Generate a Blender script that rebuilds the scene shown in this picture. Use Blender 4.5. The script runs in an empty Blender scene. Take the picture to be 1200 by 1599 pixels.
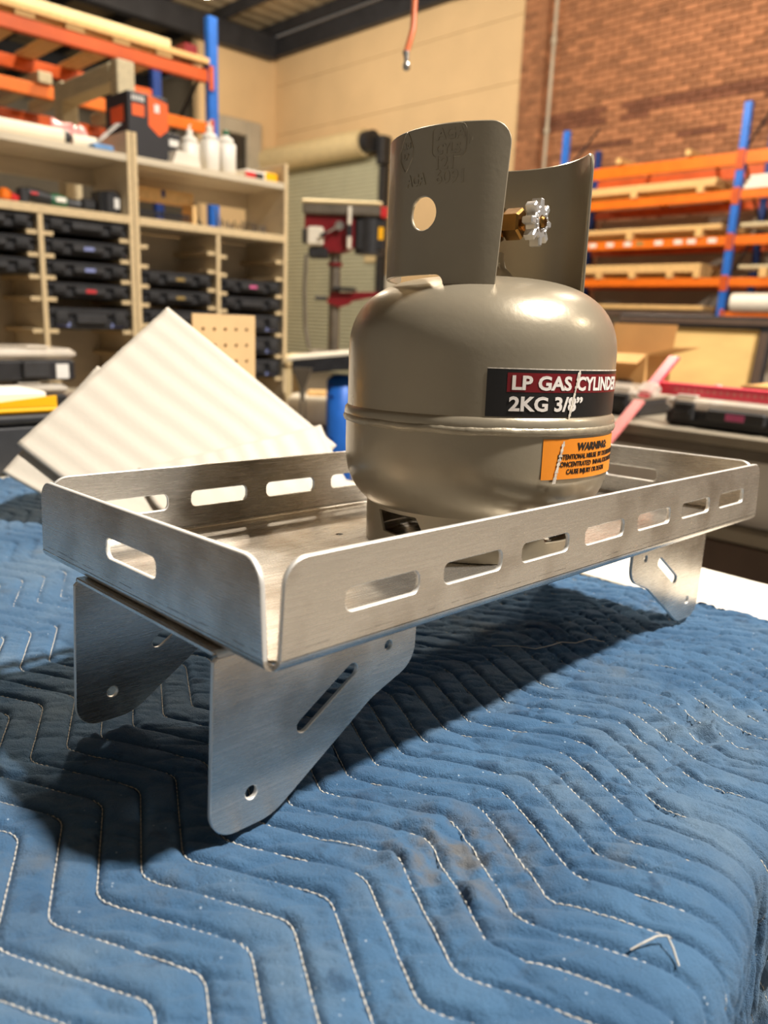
import bpy, math, random
import numpy as np
from mathutils import Vector, Matrix, noise
from math import pi, sin, cos, radians as RD

random.seed(7)
D = bpy.data
SC = bpy.context.scene
COL = SC.collection

# ------------------------------------------------------------------ camera
cam_d = D.cameras.new('camera'); cam = D.objects.new('camera', cam_d); COL.objects.link(cam); SC.camera = cam
CAM = Vector((0.26407, -0.19376, 1.16525))
yaw, pitch, roll = RD(45.264), 0.2404, 0.0401
fwd = Vector((-sin(yaw) * cos(pitch), cos(yaw) * cos(pitch), -sin(pitch)))
rgt = Vector((cos(yaw), sin(yaw), 0)); upv = rgt.cross(fwd)
r2 = rgt * cos(roll) + upv * sin(roll); u2 = -rgt * sin(roll) + upv * cos(roll)
m = Matrix((r2, u2, -fwd)).transposed().to_4x4(); m.translation = CAM
cam.matrix_world = m
cam_d.sensor_fit = 'HORIZONTAL'; cam_d.sensor_width = 36.0
cam_d.lens = 36.0 * 1216.4 / 1200.0
cam_d.clip_start = .01; cam_d.clip_end = 60
cam_d.dof.use_dof = True; cam_d.dof.focus_distance = 0.53; cam_d.dof.aperture_fstop = 9.0

# ------------------------------------------------------------------ world + colour management
w = D.worlds.new('world'); SC.world = w; w.use_nodes = True
w.node_tree.nodes['Background'].inputs[0].default_value = (1.0, .90, .78, 1)
w.node_tree.nodes['Background'].inputs[1].default_value = 0.15
SC.view_settings.view_transform = 'Standard'; SC.view_settings.look = 'None'
SC.view_settings.exposure = 0.10; SC.view_settings.gamma = 1.0
SC.view_settings.use_curve_mapping = False

LAMPS = [  # x, y, z, watts, colour, radius, kind of the high bay lamps hung under the roof
    (2.46, 2.17, 6.30, 1000, (1.0, .94, .86), .20, 'AREA'),
    (-11.6, 7.2, 5.95, 330, (1.0, .86, .68), .20, 'POINT'),
    (-5.2, 7.4, 5.95, 520, (1.0, .86, .68), .20, 'POINT'),  # added lamp, brightens the rack and the bricks
    (-.9, 6.0, 5.95, 130, (1.0, .88, .72), .20, 'POINT'),  # added lamp, brightens the fronts of the plywood shelving
    (4.4, 6.6, 5.95, 260, (1.0, .86, .68), .20, 'POINT'),
    (-5.2, 3.4, 5.95, 750, (1.0, .86, .68), .20, 'POINT'),
]

# ------------------------------------------------------------------ materials
def srgb(r, g, b):
    f = lambda c: (c / 255 / 12.92) if c / 255 <= .04045 else ((c / 255 + .055) / 1.055) ** 2.4
    return (f(r), f(g), f(b), 1)

def mat(name, col, rough=.5, metal=0., var=.12, scale=12., stretch=(1, 1, 1), bump=0., bscale=None, col2=None,
        rvar=0., trans=0., alpha=1., spec=None, coat=0., rand=0.):
    M = D.materials.new(name); M.use_nodes = True
    nt = M.node_tree; n = nt.nodes; l = nt.links; b = n['Principled BSDF']
    b.inputs['Roughness'].default_value = rough; b.inputs['Metallic'].default_value = metal
    b.inputs['Transmission Weight'].default_value = trans; b.inputs['Alpha'].default_value = alpha
    b.inputs['Coat Weight'].default_value = coat
    if spec is not None: b.inputs['Specular IOR Level'].default_value = spec
    tc = n.new('ShaderNodeTexCoord'); mp = n.new('ShaderNodeMapping'); mp.inputs['Scale'].default_value = stretch
    l.new(tc.outputs['Object'], mp.inputs['Vector'])
    nz = n.new('ShaderNodeTexNoise'); nz.inputs['Scale'].default_value = scale; nz.inputs['Detail'].default_value = 6
    l.new(mp.outputs[0], nz.inputs['Vector'])
    c1 = tuple(max(0, x * (1 - var)) for x in col[:3]) + (1,)
    c2 = col2 if col2 else tuple(min(1, x * (1 + var)) for x in col[:3]) + (1,)
    rp = n.new('ShaderNodeValToRGB'); rp.color_ramp.elements[0].color = c1; rp.color_ramp.elements[1].color = c2
    rp.color_ramp.elements[0].position = .3; rp.color_ramp.elements[1].position = .7
    l.new(nz.outputs['Fac'], rp.inputs[0])
    out = rp.outputs[0]
    if rand:
        oi = n.new('ShaderNodeObjectInfo'); ge = n.new('ShaderNodeNewGeometry')
        ad = n.new('ShaderNodeMath'); ad.operation = 'ADD'; l.new(oi.outputs['Random'], ad.inputs[0]); l.new(ge.outputs['Random Per Island'], ad.inputs[1])
        fr = n.new('ShaderNodeMath'); fr.operation = 'FRACT'; l.new(ad.outputs[0], fr.inputs[0])
        mr = n.new('ShaderNodeMapRange'); mr.inputs[3].default_value = 1 - rand; mr.inputs[4].default_value = 1 + rand; l.new(fr.outputs[0], mr.inputs[0])
        vm = n.new('ShaderNodeVectorMath'); vm.operation = 'SCALE'; l.new(out, vm.inputs[0]); l.new(mr.outputs[0], vm.inputs['Scale']); out = vm.outputs[0]
    l.new(out, b.inputs['Base Color'])
    if rvar:
        m2 = n.new('ShaderNodeMapRange'); m2.inputs[3].default_value = max(.02, rough - rvar); m2.inputs[4].default_value = min(1, rough + rvar)
        l.new(nz.outputs['Fac'], m2.inputs[0]); l.new(m2.outputs[0], b.inputs['Roughness'])
    if bump:
        nb = n.new('ShaderNodeTexNoise'); nb.inputs['Scale'].default_value = bscale or scale * 4; nb.inputs['Detail'].default_value = 4
        l.new(mp.outputs[0], nb.inputs['Vector'])
        bp = n.new('ShaderNodeBump'); bp.inputs['Strength'].default_value = bump; bp.inputs['Distance'].default_value = .002
        l.new(nb.outputs['Fac'], bp.inputs['Height']); l.new(bp.outputs[0], b.inputs['Normal'])
    return M

def emat(name, col, s):
    M = D.materials.new(name); M.use_nodes = True; b = M.node_tree.nodes['Principled BSDF']
    b.inputs['Base Color'].default_value = col; b.inputs['Emission Color'].default_value = col; b.inputs['Emission Strength'].default_value = s
    return M

MT = {}
def mk():
    A = MT
    # brushed aluminium: streaks along the sheet, grey smudges, a few dark specks
    for nm, st, base in (('alu', (3, 60, 60), (.69, .655, .60, 1)), ('alu_v', (60, 3, 60), (.69, .655, .60, 1))):
        M = mat(nm, base, .27, .90, .07, 14, st, .03, 30, rvar=.06)
        nt = M.node_tree; n = nt.nodes; l = nt.links; b = n['Principled BSDF']
        tc = n.new('ShaderNodeTexCoord'); nz = n.new('ShaderNodeTexNoise'); nz.inputs['Scale'].default_value = 17; nz.inputs['Detail'].default_value = 3
        l.new(tc.outputs['Object'], nz.inputs['Vector'])
        rp = n.new('ShaderNodeValToRGB'); rp.color_ramp.elements[0].position = .36; rp.color_ramp.elements[0].color = (.62, .58, .54, 1)
        rp.color_ramp.elements[1].position = .52; rp.color_ramp.elements[1].color = (1, 1, 1, 1)
        l.new(nz.outputs[0], rp.inputs[0])
        mx = n.new('ShaderNodeMix'); mx.data_type = 'RGBA'; mx.blend_type = 'MULTIPLY'; mx.inputs[0].default_value = .75
        src = b.inputs['Base Color'].links[0].from_socket
        l.new(src, mx.inputs[6]); l.new(rp.outputs[0], mx.inputs[7]); l.new(mx.outputs[2], b.inputs['Base Color'])
        A[nm] = M
    A['alu_edge_glint'] = mat('alu_edge_glint', (.86, .84, .79, 1), .42, .55, .05, 30)
    A['burr'] = mat('burr', (.16, .14, .12, 1), .6, .4, .4, 200)
    A['paint'] = mat('cylinder_paint', srgb(170, 159, 138), .30, .50, .10, 9, (1, 1, 1), .06, 220, rvar=.06, coat=.15)
    A['weld'] = mat('weld_paint', srgb(165, 154, 133), .40, .45, .16, 40, (1, 1, 1), .5, 120)
    A['brass'] = mat('brass', srgb(132, 98, 52), .3, 1., .25, 40, bump=.15)
    A['zinc'] = mat('zinc_wheel', (.60, .59, .58, 1), .42, .8, .1, 60)
    A['lab_black'] = mat('label_black', (.012, .011, .011, 1), .35, 0, .3, 30)
    A['lab_red'] = mat('label_red', srgb(112, 18, 26), .35, 0, .1, 20)
    A['lab_white'] = mat('label_white', srgb(232, 224, 216), .4, 0, .03, 20)
    A['lab_orange'] = mat('label_orange', srgb(233, 140, 38), .4, 0, .06, 25)
    A['ink'] = mat('label_ink', (.02, .014, .01, 1), .45, 0, .1, 20)
    A['scuff'] = mat('scuff', srgb(205, 195, 180), .7, 0, .35, 300)
    A['thread'] = mat('thread', srgb(198, 193, 182), .8, 0, .1, 60)
    A['foam'] = mat('foam', srgb(198, 188, 172), .55, 0, .03, 3, bump=.12, bscale=160)
    A['ply_edge'] = mat('ply_edge', srgb(206, 182, 140), .7, 0, .18, 30, (1, 1, 8))
    A['ply_face'] = mat('ply_face', srgb(206, 192, 166), .6, 0, .08, 5, (1, 1, 4))
    A['pine'] = mat('pine', srgb(222, 182, 122), .65, 0, .14, 6, (8, 1, 8))
    A['pine_y'] = mat('pine_y', srgb(220, 178, 116), .65, 0, .14, 6, (1, 8, 8))
    A['pale_timber'] = mat('pale_timber', srgb(202, 186, 150), .65, 0, .12, 8, (1, 8, 8))
    A['plastic'] = mat('black_plastic', (.018, .018, .02, 1), .45, 0, .3, 30)
    A['plastic_g'] = mat('grey_plastic', (.036, .036, .038, 1), .42, 0, .2, 30)
    A['clear'] = mat('clear_plastic', srgb(225, 215, 200), .18, 0, .06, 18, alpha=.62)
    A['sticker_w'] = mat('sticker_white', srgb(225, 222, 215), .5, 0, .05, 60)
    A['sticker_b'] = mat('sticker_blue', srgb(130, 140, 190), .5, 0, .25, 90)
    A['sticker_r'] = mat('sticker_red', srgb(196, 48, 52), .5, 0, .15, 60)
    A['sticker_y'] = mat('sticker_ochre', srgb(150, 125, 70), .5, 0, .15, 60)
    A['sticker_p'] = mat('sticker_pink', srgb(206, 92, 140), .5, 0, .1, 60)
    A['yellow'] = mat('yellow_plastic', srgb(250, 182, 8), .4, 0, .06, 10)
    A['orange'] = mat('orange_steel', srgb(236, 116, 22), .38, .1, .10, 6)
    A['orange_d'] = mat('deep_and_shaded_orange', srgb(198, 84, 28), .42, .1, .14, 6)  # deep orange paint; also carries the shade of the rear beams
    A['blue'] = mat('blue_steel', srgb(36, 106, 202), .4, .1, .12, 10)
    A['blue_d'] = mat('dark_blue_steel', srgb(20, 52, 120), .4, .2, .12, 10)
    A['steel_d'] = mat('dark_steel', (.03, .03, .034, 1), .5, .4, .3, 20)
    A['steel_g'] = mat('grey_steel', srgb(120, 112, 100), .45, .6, .15, 12)
    A['greypanel'] = mat('grey_panel', srgb(178, 168, 150), .7, 0, .08, 3)
    A['tan'] = mat('tan_wall_paint', srgb(220, 190, 146), .8, 0, .05, 1.4, bump=.3, bscale=40)
    A['mortar'] = mat('mortar', srgb(150, 118, 88), .9, 0, .12, 20)
    A['brick'] = mat('brick', srgb(154, 105, 73), .85, 0, .2, 9, bump=.4, bscale=60, rand=.26)
    A['brick_d'] = mat('brick_dark', srgb(112, 70, 50), .85, 0, .2, 9, bump=.4, bscale=60, rand=.2)
    A['conc'] = mat('concrete_floor', srgb(120, 112, 100), .6, 0, .2, 1.6, bump=.1)
    A['roof'] = mat('roof_sheet', srgb(168, 152, 124), .6, .1, .12, 3)
    A['rafter'] = mat('dark_rafter_steel', (.035, .036, .042, 1), .55, .3, .2, 4)
    A['shutter'] = mat('shutter_green_grey', srgb(196, 196, 172), .5, .1, .05, 4)
    A['cream'] = mat('cream_steel', srgb(226, 206, 160), .5, .1, .06, 8)
    A['maroon'] = mat('maroon_enamel', srgb(122, 18, 28), .35, .1, .15, 14)
    A['white'] = mat('white_plastic', srgb(238, 232, 220), .45, 0, .04, 8)
    A['white_m'] = mat('white_paint', srgb(230, 222, 204), .5, 0, .06, 8)
    A['chrome'] = mat('bright_steel', (.6, .58, .55, 1), .25, .95, .08, 20)
    A['card'] = mat('cardboard', srgb(200, 152, 92), .8, 0, .10, 8, bump=.15, bscale=120)
    A['plyboard'] = mat('plyboard', srgb(248, 206, 132), .6, 0, .10, 3, (1, 1, 3))
    A['peg'] = mat('hardboard', srgb(214, 178, 128), .65, 0, .06, 14)
    A['hole'] = mat('hole_shade', srgb(120, 88, 54), .9, 0, .1, 20)
    A['red_rail'] = mat('red_anodised', srgb(250, 80, 102), .35, .0, .08, 20)
    A['pink_rail'] = mat('pink_sheen_and_slot', srgb(240, 138, 134), .35, .0, .08, 20)  # pink is the reflection on the leaning rail, put into colour
    A['hose'] = mat('orange_hose', srgb(214, 112, 66), .35, 0, .10, 20)
    A['pinkbag'] = mat('pink_film', srgb(232, 156, 152), .3, 0, .15, 20)
    A['film'] = mat('clear_film', srgb(235, 228, 220), .25, 0, .08, 20, alpha=.85)
    A['bluecard'] = mat('blue_card', srgb(104, 150, 200), .5, 0, .1, 20)
    A['red'] = mat('red_plastic', srgb(200, 32, 34), .45, 0, .1, 20)
    A['green'] = mat('green_plastic', srgb(30, 96, 62), .4, 0, .15, 20)
    A['glass_d'] = mat('dark_glass', (.03, .027, .025, 1), .12, 0, .1, 4)
    A['tabletop'] = mat('table_top', srgb(206, 198, 180), .55, 0, .08, 6)
    A['paper'] = mat('white_sheet', srgb(240, 232, 216), .6, 0, .03, 8, bump=.15, bscale=40)
    A['bench'] = mat('bench_top', srgb(152, 142, 124), .5, .2, .14, 8)
    A['bench_dk'] = mat('bench_frame', srgb(92, 74, 62), .6, .1, .15, 8)
    A['tube'] = mat('cream_card', srgb(238, 226, 202), .6, 0, .04, 10)
    A['lampglow'] = emat('lamp_diffuser', (1, .93, .82, 1), 30)
    A['carton_d'] = mat('printed_carton_dark', srgb(34, 32, 36), .5, 0, .12, 14)
    A['carton_o'] = mat('printed_carton_orange', srgb(238, 96, 30), .5, 0, .08, 14)
mk()

# ------------------------------------------------------------------ mesh builder
class B:
    def __init__(s): s.v = []; s.f = []
    def add(s, vs, fs, M=None):
        o = len(s.v)
        s.v += [tuple(M @ Vector(p)) if M is not None else tuple(p) for p in vs]
        s.f += [tuple(i + o for i in f) for f in fs]; return s
    def box(s, x0, x1, y0, y1, z0, z1, M=None):
        v = [(x, y, z) for z in (z0, z1) for y in (y0, y1) for x in (x0, x1)]
        return s.add(v, [(0, 2, 3, 1), (4, 5, 7, 6), (0, 1, 5, 4), (2, 6, 7, 3), (0, 4, 6, 2), (1, 3, 7, 5)], M)
    def cbox(s, x0, x1, y0, y1, z0, z1, c=.004, M=None):
        # chamfered box
        v = []; c = min(c, (x1 - x0) * .45, (y1 - y0) * .45, (z1 - z0) * .45)
        def ring(ix, iy, z): 
            a, b_, cc, d = x0 + ix, x1 - ix, y0 + iy, y1 - iy; k = c
            return [(a + k, cc, z), (b_ - k, cc, z), (b_, cc + k, z), (b_, d - k, z), (b_ - k, d, z), (a + k, d, z), (a, d - k, z), (a, cc + k, z)]
        v = ring(c, c, z0) + ring(0, 0, z0 + c) + ring(0, 0, z1 - c) + ring(c, c, z1)
        fs = [tuple(range(7, -1, -1)), tuple(range(24, 32))]
        for k in range(3):
            for i in range(8): fs.append((k * 8 + i, k * 8 + (i + 1) % 8, k * 8 + 8 + (i + 1) % 8, k * 8 + 8 + i))
        return s.add(v, fs, M)
    def tube(s, path, r, n=8, caps=True, M=None, closed=False):
        P = [Vector(p) for p in path]; rs = r if isinstance(r, (list, tuple)) else [r] * len(P)
        v = []; fs = []; prev = None
        for i, p in enumerate(P):
            if closed: t = P[(i + 1) % len(P)] - P[i - 1]
            else: t = P[min(i + 1, len(P) - 1)] - P[max(i - 1, 0)]
            t.normalize()
            if prev is None:
                a = t.orthogonal().normalized()
            else:
                a = prev - t * prev.dot(t)
                if a.length < 1e-6: a = t.orthogonal()
                a.normalize()
            prev = a; b_ = t.cross(a)
            for k in range(n):
                an = 2 * pi * k / n; v.append(p + (a * cos(an) + b_ * sin(an)) * rs[i])
        m_ = len(P)
        for i in range(m_ if closed else m_ - 1):
            for k in range(n):
                j = (i + 1) % m_; fs.append((i * n + k, i * n + (k + 1) % n, j * n + (k + 1) % n, j * n + k))
        if caps and not closed: fs += [tuple(range(n - 1, -1, -1)), tuple(range((m_ - 1) * n, m_ * n))]
        return s.add(v, fs, M)
    def cyl(s, p0, p1, r, n=16, M=None, r1=None): return s.tube([p0, p1], [r, r if r1 is None else r1], n, True, M)
    def lathe(s, prof, n=48, M=None, a0=0., a1=2 * pi, cap=False):
        full = abs(a1 - a0 - 2 * pi) < 1e-6; k = n if full else n + 1; v = []; fs = []
        for (r, z) in prof:
            for i in range(k): a = a0 + (a1 - a0) * i / n; v.append((r * cos(a), r * sin(a), z))
        for j in range(len(prof) - 1):
            for i in range(n): fs.append((j * k + i, j * k + (i + 1) % k, (j + 1) * k + (i + 1) % k, (j + 1) * k + i))
        return s.add(v, fs, M)
    def prism(s, pts, z0, z1, M=None):
        n = len(pts); v = [(x, y, z0) for x, y in pts] + [(x, y, z1) for x, y in pts]
        fs = [tuple(range(n - 1, -1, -1)), tuple(range(n, 2 * n))] + [(i, (i + 1) % n, n + (i + 1) % n, n + i) for i in range(n)]
        return s.add(v, fs, M)
    def mesh(s, name, mt, smooth=None):
        me = D.meshes.new(name); me.from_pydata(s.v, [], s.f); me.update()
        if mt: me.materials.append(MT[mt] if isinstance(mt, str) else mt)
        if smooth:
            me.polygons.foreach_set('use_smooth', [True] * len(me.polygons)); me.set_sharp_from_angle(angle=RD(smooth))
        return me
    def obj(s, name, mt, parent=None, smooth=None, loc=None):
        o = D.objects.new(name, s.mesh(name, mt, smooth)); COL.objects.link(o)
        if parent: o.parent = parent
        if loc: o.location = loc
        return o

def tag(o, label=None, cat=None, group=None, kind=None):
    if label: o['label'] = label
    if cat: o['category'] = cat
    if group: o['group'] = group
    if kind: o['kind'] = kind
    return o
def thing(name, label, cat, loc=(0, 0, 0), rz=0., group=None, M=None):
    o = D.objects.new(name, None); COL.objects.link(o); o.empty_display_size = .05
    if M is not None: o.matrix_world = M
    else: o.location = loc; o.rotation_euler = (0, 0, rz)
    return tag(o, label, cat, group)
def dup(root, loc, rz=0., label=None):
    r = root.copy(); COL.objects.link(r); r.location = loc; r.rotation_euler = (0, 0, rz)
    if label: r['label'] = label
    for ch in list(root.children):
        c = ch.copy(); COL.objects.link(c); c.parent = r
        for g in list(ch.children):
            d = g.copy(); COL.objects.link(d); d.parent = c
    return r
def S(o): return tag(o, kind='structure')

def rrect(x0, x1, y0, y1, rs, n=8):
    # rounded rectangle, rs = radius per corner (bl, br, tr, tl)
    if not isinstance(rs, (tuple, list)): rs = (rs,) * 4
    out = []
    for (cx, cy, a, r) in ((x0, y0, pi, rs[0]), (x1, y0, 1.5 * pi, rs[1]), (x1, y1, 0, rs[2]), (x0, y1, .5 * pi, rs[3])):
        sx = 1 if cx == x0 else -1; sy = 1 if cy == y0 else -1
        if r <= 0: out.append((cx, cy)); continue
        ox, oy = cx + sx * r, cy + sy * r
        for k in range(n + 1): t = a + .5 * pi * k / n; out.append((ox + r * cos(t), oy + r * sin(t)))
    return out
def circ(cx, cy, r, n=20): return [(cx + r * cos(2 * pi * k / n), cy + r * sin(2 * pi * k / n)) for k in range(n)]
def fillet(pts, rad, n=7):
    # round the corners of a polygon, rad per vertex
    out = []; N = len(pts)
    for i, p in enumerate(pts):
        r = rad[i] if isinstance(rad, (list, tuple)) else rad
        p = Vector(p); a = Vector(pts[i - 1]) - p; b = Vector(pts[(i + 1) % N]) - p
        if r <= 0: out.append(tuple(p)); continue
        la, lb = a.length, b.length; a.normalize(); b.normalize(); th = a.angle(b)
        d = min(r / math.tan(th / 2), la * .48, lb * .48); r_ = d * math.tan(th / 2)
        c = p + (a + b).normalized() * (r_ / sin(th / 2))
        v0 = p + a * d - c; v1 = p + b * d - c
        a0 = math.atan2(v0.y, v0.x); da = (math.atan2(v1.y, v1.x) - a0 + pi) % (2 * pi) - pi
        for k in range(n + 1): t = a0 + da * k / n; out.append((c.x + r_ * cos(t), c.y + r_ * sin(t)))
    return out
def plate_mesh(name, outer, holes, thick, bev=.0004):
    """flat plate cut from sheet, centred on z=0, holes cut through"""
    cu = D.curves.new(name, 'CURVE'); cu.dimensions = '2D'; cu.fill_mode = 'BOTH'; cu.extrude = thick / 2 - bev
    cu.bevel_depth = bev; cu.bevel_resolution = 0; cu.offset = -bev
    for lp in [outer] + holes:
        sp = cu.splines.new('POLY'); sp.points.add(len(lp) - 1); sp.use_cyclic_u = True
        for q, (x, y) in zip(sp.points, lp): q.co = (x, y, 0, 1)
    o = D.objects.new(name, cu); COL.objects.link(o)
    bpy.context.view_layer.update()
    me = D.meshes.new_from_object(o.evaluated_get(bpy.context.evaluated_depsgraph_get()))
    D.objects.remove(o); D.curves.remove(cu); me.name = name
    return me
def edge_mat(o, axis, npoly=None, mt='alu_edge_glint'):
    # cut edges get a brighter material: their lamp highlights put into colour
    o.data.materials.append(MT[mt])
    for p in o.data.polygons:
        if npoly is not None and p.index >= npoly: break
        if abs(p.normal[axis]) < .8: p.material_index = 1
def mesh_data(me): return [tuple(v.co) for v in me.vertices], [tuple(p.vertices) for p in me.polygons]
def text_mesh(txt, size, bold=0., ext=.0004, align='LEFT', space=1., xs=1.):
    cu = D.curves.new('txt', 'FONT'); cu.body = txt; cu.size = size; cu.extrude = ext; cu.offset = bold; cu.align_x = align
    cu.space_character = space; cu.resolution_u = 3
    o = D.objects.new('txt', cu); COL.objects.link(o); bpy.context.view_layer.update()
    me = D.meshes.new_from_object(o.evaluated_get(bpy.context.evaluated_depsgraph_get()))
    D.objects.remove(o); D.curves.remove(cu)
    v, f = mesh_data(me); D.meshes.remove(me)
    return [(x * xs, y, z) for x, y, z in v], f
import bmesh
def bend_mesh(name, me, R, seg=RD(3)):
    """slice a flat plate (x = arc length, y = height, z = thickness) and roll it on radius R about z"""
    bm = bmesh.new(); bm.from_mesh(me)
    xs = [v.co.x for v in bm.verts]; x0, x1 = min(xs), max(xs); st = R * seg
    k = math.ceil(x0 / st)
    while k * st < x1:
        bmesh.ops.bisect_plane(bm, geom=bm.verts[:] + bm.edges[:] + bm.faces[:], plane_co=(k * st, 0, 0), plane_no=(1, 0, 0)); k += 1
    for v in bm.verts:
        a = v.co.x / R; r = R + v.co.z; h = v.co.y
        v.co = (r * cos(a), r * sin(a), h)
    bmesh.ops.recalc_face_normals(bm, faces=bm.faces)
    out = D.meshes.new(name); bm.to_mesh(out); bm.free(); D.meshes.remove(me); return out
def link_mesh(name, me, mt, parent=None, smooth=None, M=None):
    me.materials.clear(); me.materials.append(MT[mt])
    if smooth:
        me.polygons.foreach_set('use_smooth', [True] * len(me.polygons)); me.set_sharp_from_angle(angle=RD(smooth))
    o = D.objects.new(name, me); COL.objects.link(o)
    if parent: o.parent = parent
    if M is not None: o.matrix_local = M
    return o

# ================================================================== THE SETTING
WY = 11.2      # far wall
S(B().box(-24.2, 6, -6, 11.4, -.1, 0).obj('floor', 'conc'))
wb = S(B().box(-15.4, -8.3, WY + .03, WY + .3, 0, 7.1).obj('wall_back', 'mortar'))
zz = [0, 5.1, 6.1, 7.08]
for i in range(3):
    for x0, x1 in ((-15.38, -8.3),):
        B().cbox(x0, x1, WY, WY + .03, zz[i] + .003, zz[i + 1] - .003, .004).obj('wall_panel', 'tan', wb)
wl = S(B().box(-15.4, -15.2, 9.25, WY, 0, 7.1).obj('wall_left', 'tan'))
S(B().box(-24.2, -24.0, -6, 11.4, 0, 7.1).obj('wall_far_left', 'greypanel'))
S(B().box(-24, -15.4, 11.2, 11.4, 0, 7.1).obj('wall_back_left', 'greypanel'))
# brick wall: 300 single bricks where they show largest, the rest joined
wr = S(B().box(-8.3, 6, WY + .02, WY + .3, 0, 7.1).obj('wall_right', 'mortar'))
bh, bl, jt = .076, .235, .010
brick_me = B().cbox(0, bl - jt, 0, .03, 0, bh, .003).mesh('brick', 'brick')
single = []; rest = B(); restd = B()
brick_md = B().cbox(0, bl - jt, 0, .03, 0, bh, .003).mesh('brick', 'brick_d')
def darkrow(x, z):
    if 4.16 < z < 4.40: return noise.noise(Vector((x * 1.4, z * 3, 1))) > -.32
    return 3.80 < z < 3.92 and noise.noise(Vector((x * 1.1, z * 3, 8))) > .0
rows = int(7.0 / (bh + jt))
cand = []
for r in range(rows):
    z = .01 + r * (bh + jt); off = (r % 2) * bl / 2
    for c in range(60):
        x = -8.28 + off + c * bl
        if x + bl > 5.9: break
        vis = (3.32 < z < 6.35 and -8.1 < x < -3.2)
        cand.append((x, z, vis))
vv = sorted([q for q in cand if q[2] and 3.4 < q[1] < 5.3], key=lambda q: -q[0])[:300]
keep = set((q[0], q[1]) for q in vv)
for (x, z, v_) in cand:
    if (x, z) in keep:
        o = D.objects.new('brick', brick_md if darkrow(x, z) else brick_me); COL.objects.link(o); o.parent = wr; o.location = (x, WY - .008 + random.uniform(-.002, .002), z)
    else: (restd if darkrow(x, z) else rest).cbox(x, x + bl - jt, WY - .008, WY + .022, z, z + bh, .003)
tag(rest.obj('brickwork', 'brick', wr), kind='stuff'); tag(restd.obj('dark_brickwork', 'brick_d', wr), kind='stuff')
pier = S(B().box(-8.34, -7.92, WY - .12, WY - .012, 0, 7.0).obj('trim_1', 'mortar'))
prest = B()
for r in range(rows):
    z = .01 + r * (bh + jt)
    for c, (a, b_) in enumerate(((-8.35, -8.12), (-8.11, -7.91)) if r % 2 else ((-8.35, -8.24), (-8.23, -8.0), (-7.99, -7.91))):
        prest.cbox(a, b_, WY - .135, WY - .02, z, z + bh, .003)
tag(prest.obj('brickwork', 'brick', pier), kind='stuff')
# roof
rb = B(); nx = 300
pr = []
for i in range(nx + 1):
    x = -24.2 + 30.2 * i / nx; pr.append((x, 7.25 + (.03 if i % 4 < 2 else -.01)))
vs = []; fs = []
for y in (-6, 11.4):
    for x, z in pr: vs.append((x, y, z))
k = nx + 1
for i in range(nx): fs.append((i, i + 1, k + i + 1, k + i))
for y in (-6, 11.4):
    for x, z in pr: vs.append((x, y, z + .04))
for i in range(nx): fs.append((2 * k + i, 3 * k + i, 3 * k + i + 1, 2 * k + i + 1))
ceil = S(B().add(vs, fs).obj('ceiling', 'roof'))
for y in np.arange(-5.3, 11.0, 1.25):
    B().cbox(-24, 6, y - .04, y + .04, 7.0, 7.22, .01).obj('purlin', 'rafter', ceil)
B().cbox(-15.15, 6, 11.02, 11.18, 6.62, 6.98, .01).obj('eaves_beam', 'rafter', ceil)
for x in (-20.0, -15.0, -9.6, -3.4, 3.0):
    B().cbox(x - .12, x + .12, -6, 11.0, 6.55, 6.99, .01).obj('rafter', 'rafter', ceil)
# roller door in the far wall
door = S(B().box(-15.05, -11.55, WY - .09, WY - .085, 0, 4.3).obj('door_1', 'shutter'))
cur = B(); n = 54
for i in range(n):
    z0 = 4.32 * i / n; z1 = 4.32 * (i + 1) / n; zm = (z0 + z1) / 2
    cur.add([(-15.05, WY - .095, z0), (-11.55, WY - .095, z0), (-15.05, WY - .125, zm), (-11.55, WY - .125, zm), (-15.05, WY - .095, z1), (-11.55, WY - .095, z1)], [(0, 1, 3, 2), (2, 3, 5, 4)])
tag(cur.obj('shutter_curtain', 'shutter', door), kind='stuff')
B().cyl((-15.1, WY - .3, 4.52), (-11.85, WY - .3, 4.52), .25, 32).obj('shutter_roll', 'cream', door, 40)
B().cyl((-11.84, WY - .3, 4.52), (-11.62, WY - .3, 4.52), .2, 24).obj('roll_end_cap', 'steel_d', door, 40)
B().cbox(-11.6, -11.42, WY - .25, WY - .01, 4.1, 4.62, .02).obj('roll_bracket', 'steel_d', door)
B().cbox(-11.56, -11.44, WY - .2, WY - .01, 0, 4.08, .01).obj('guide_rail', 'steel_d', door)
B().cbox(-11.42, -11.05, WY - .05, WY - .01, 0, 2.05, .01).obj('door_jamb', 'white_m', door)
# high window in the left wall
win = S(B().box(-15.19, -15.16, 9.75, 10.75, 4.3, 5.1).obj('window_1', 'greypanel'))
B().box(-15.158, -15.15, 9.76, 10.37, 4.22, 4.93).obj('pane', 'glass_d', win)
for (a, b_, z0, z1) in ((9.5, 9.76, 4.1, 5.25), (10.37, 10.75, 4.1, 5.25), (9.761, 10.369, 4.94, 5.25), (9.761, 10.369, 4.0, 4.21)): B().cbox(-15.16, -15.06, a, b_, z0, z1, .02).obj('window_frame', 'greypanel', win)

# conduit on the bricks
cd_ = B().tube([(-7.78, WY - .075, z) for z in np.linspace(.0, 7.0, 12)], .028, 8)
for z in (1.5, 2.9, 4.2, 5.5): cd_.cyl((-7.78, WY - .075, z), (-7.78, WY - .075, z + .08), .045, 10)
tag(cd_.obj('conduit_pipe', 'greypanel', None, 40), 'grey electrical conduit running up the brick wall beside the tan wall', 'conduit')

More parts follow.
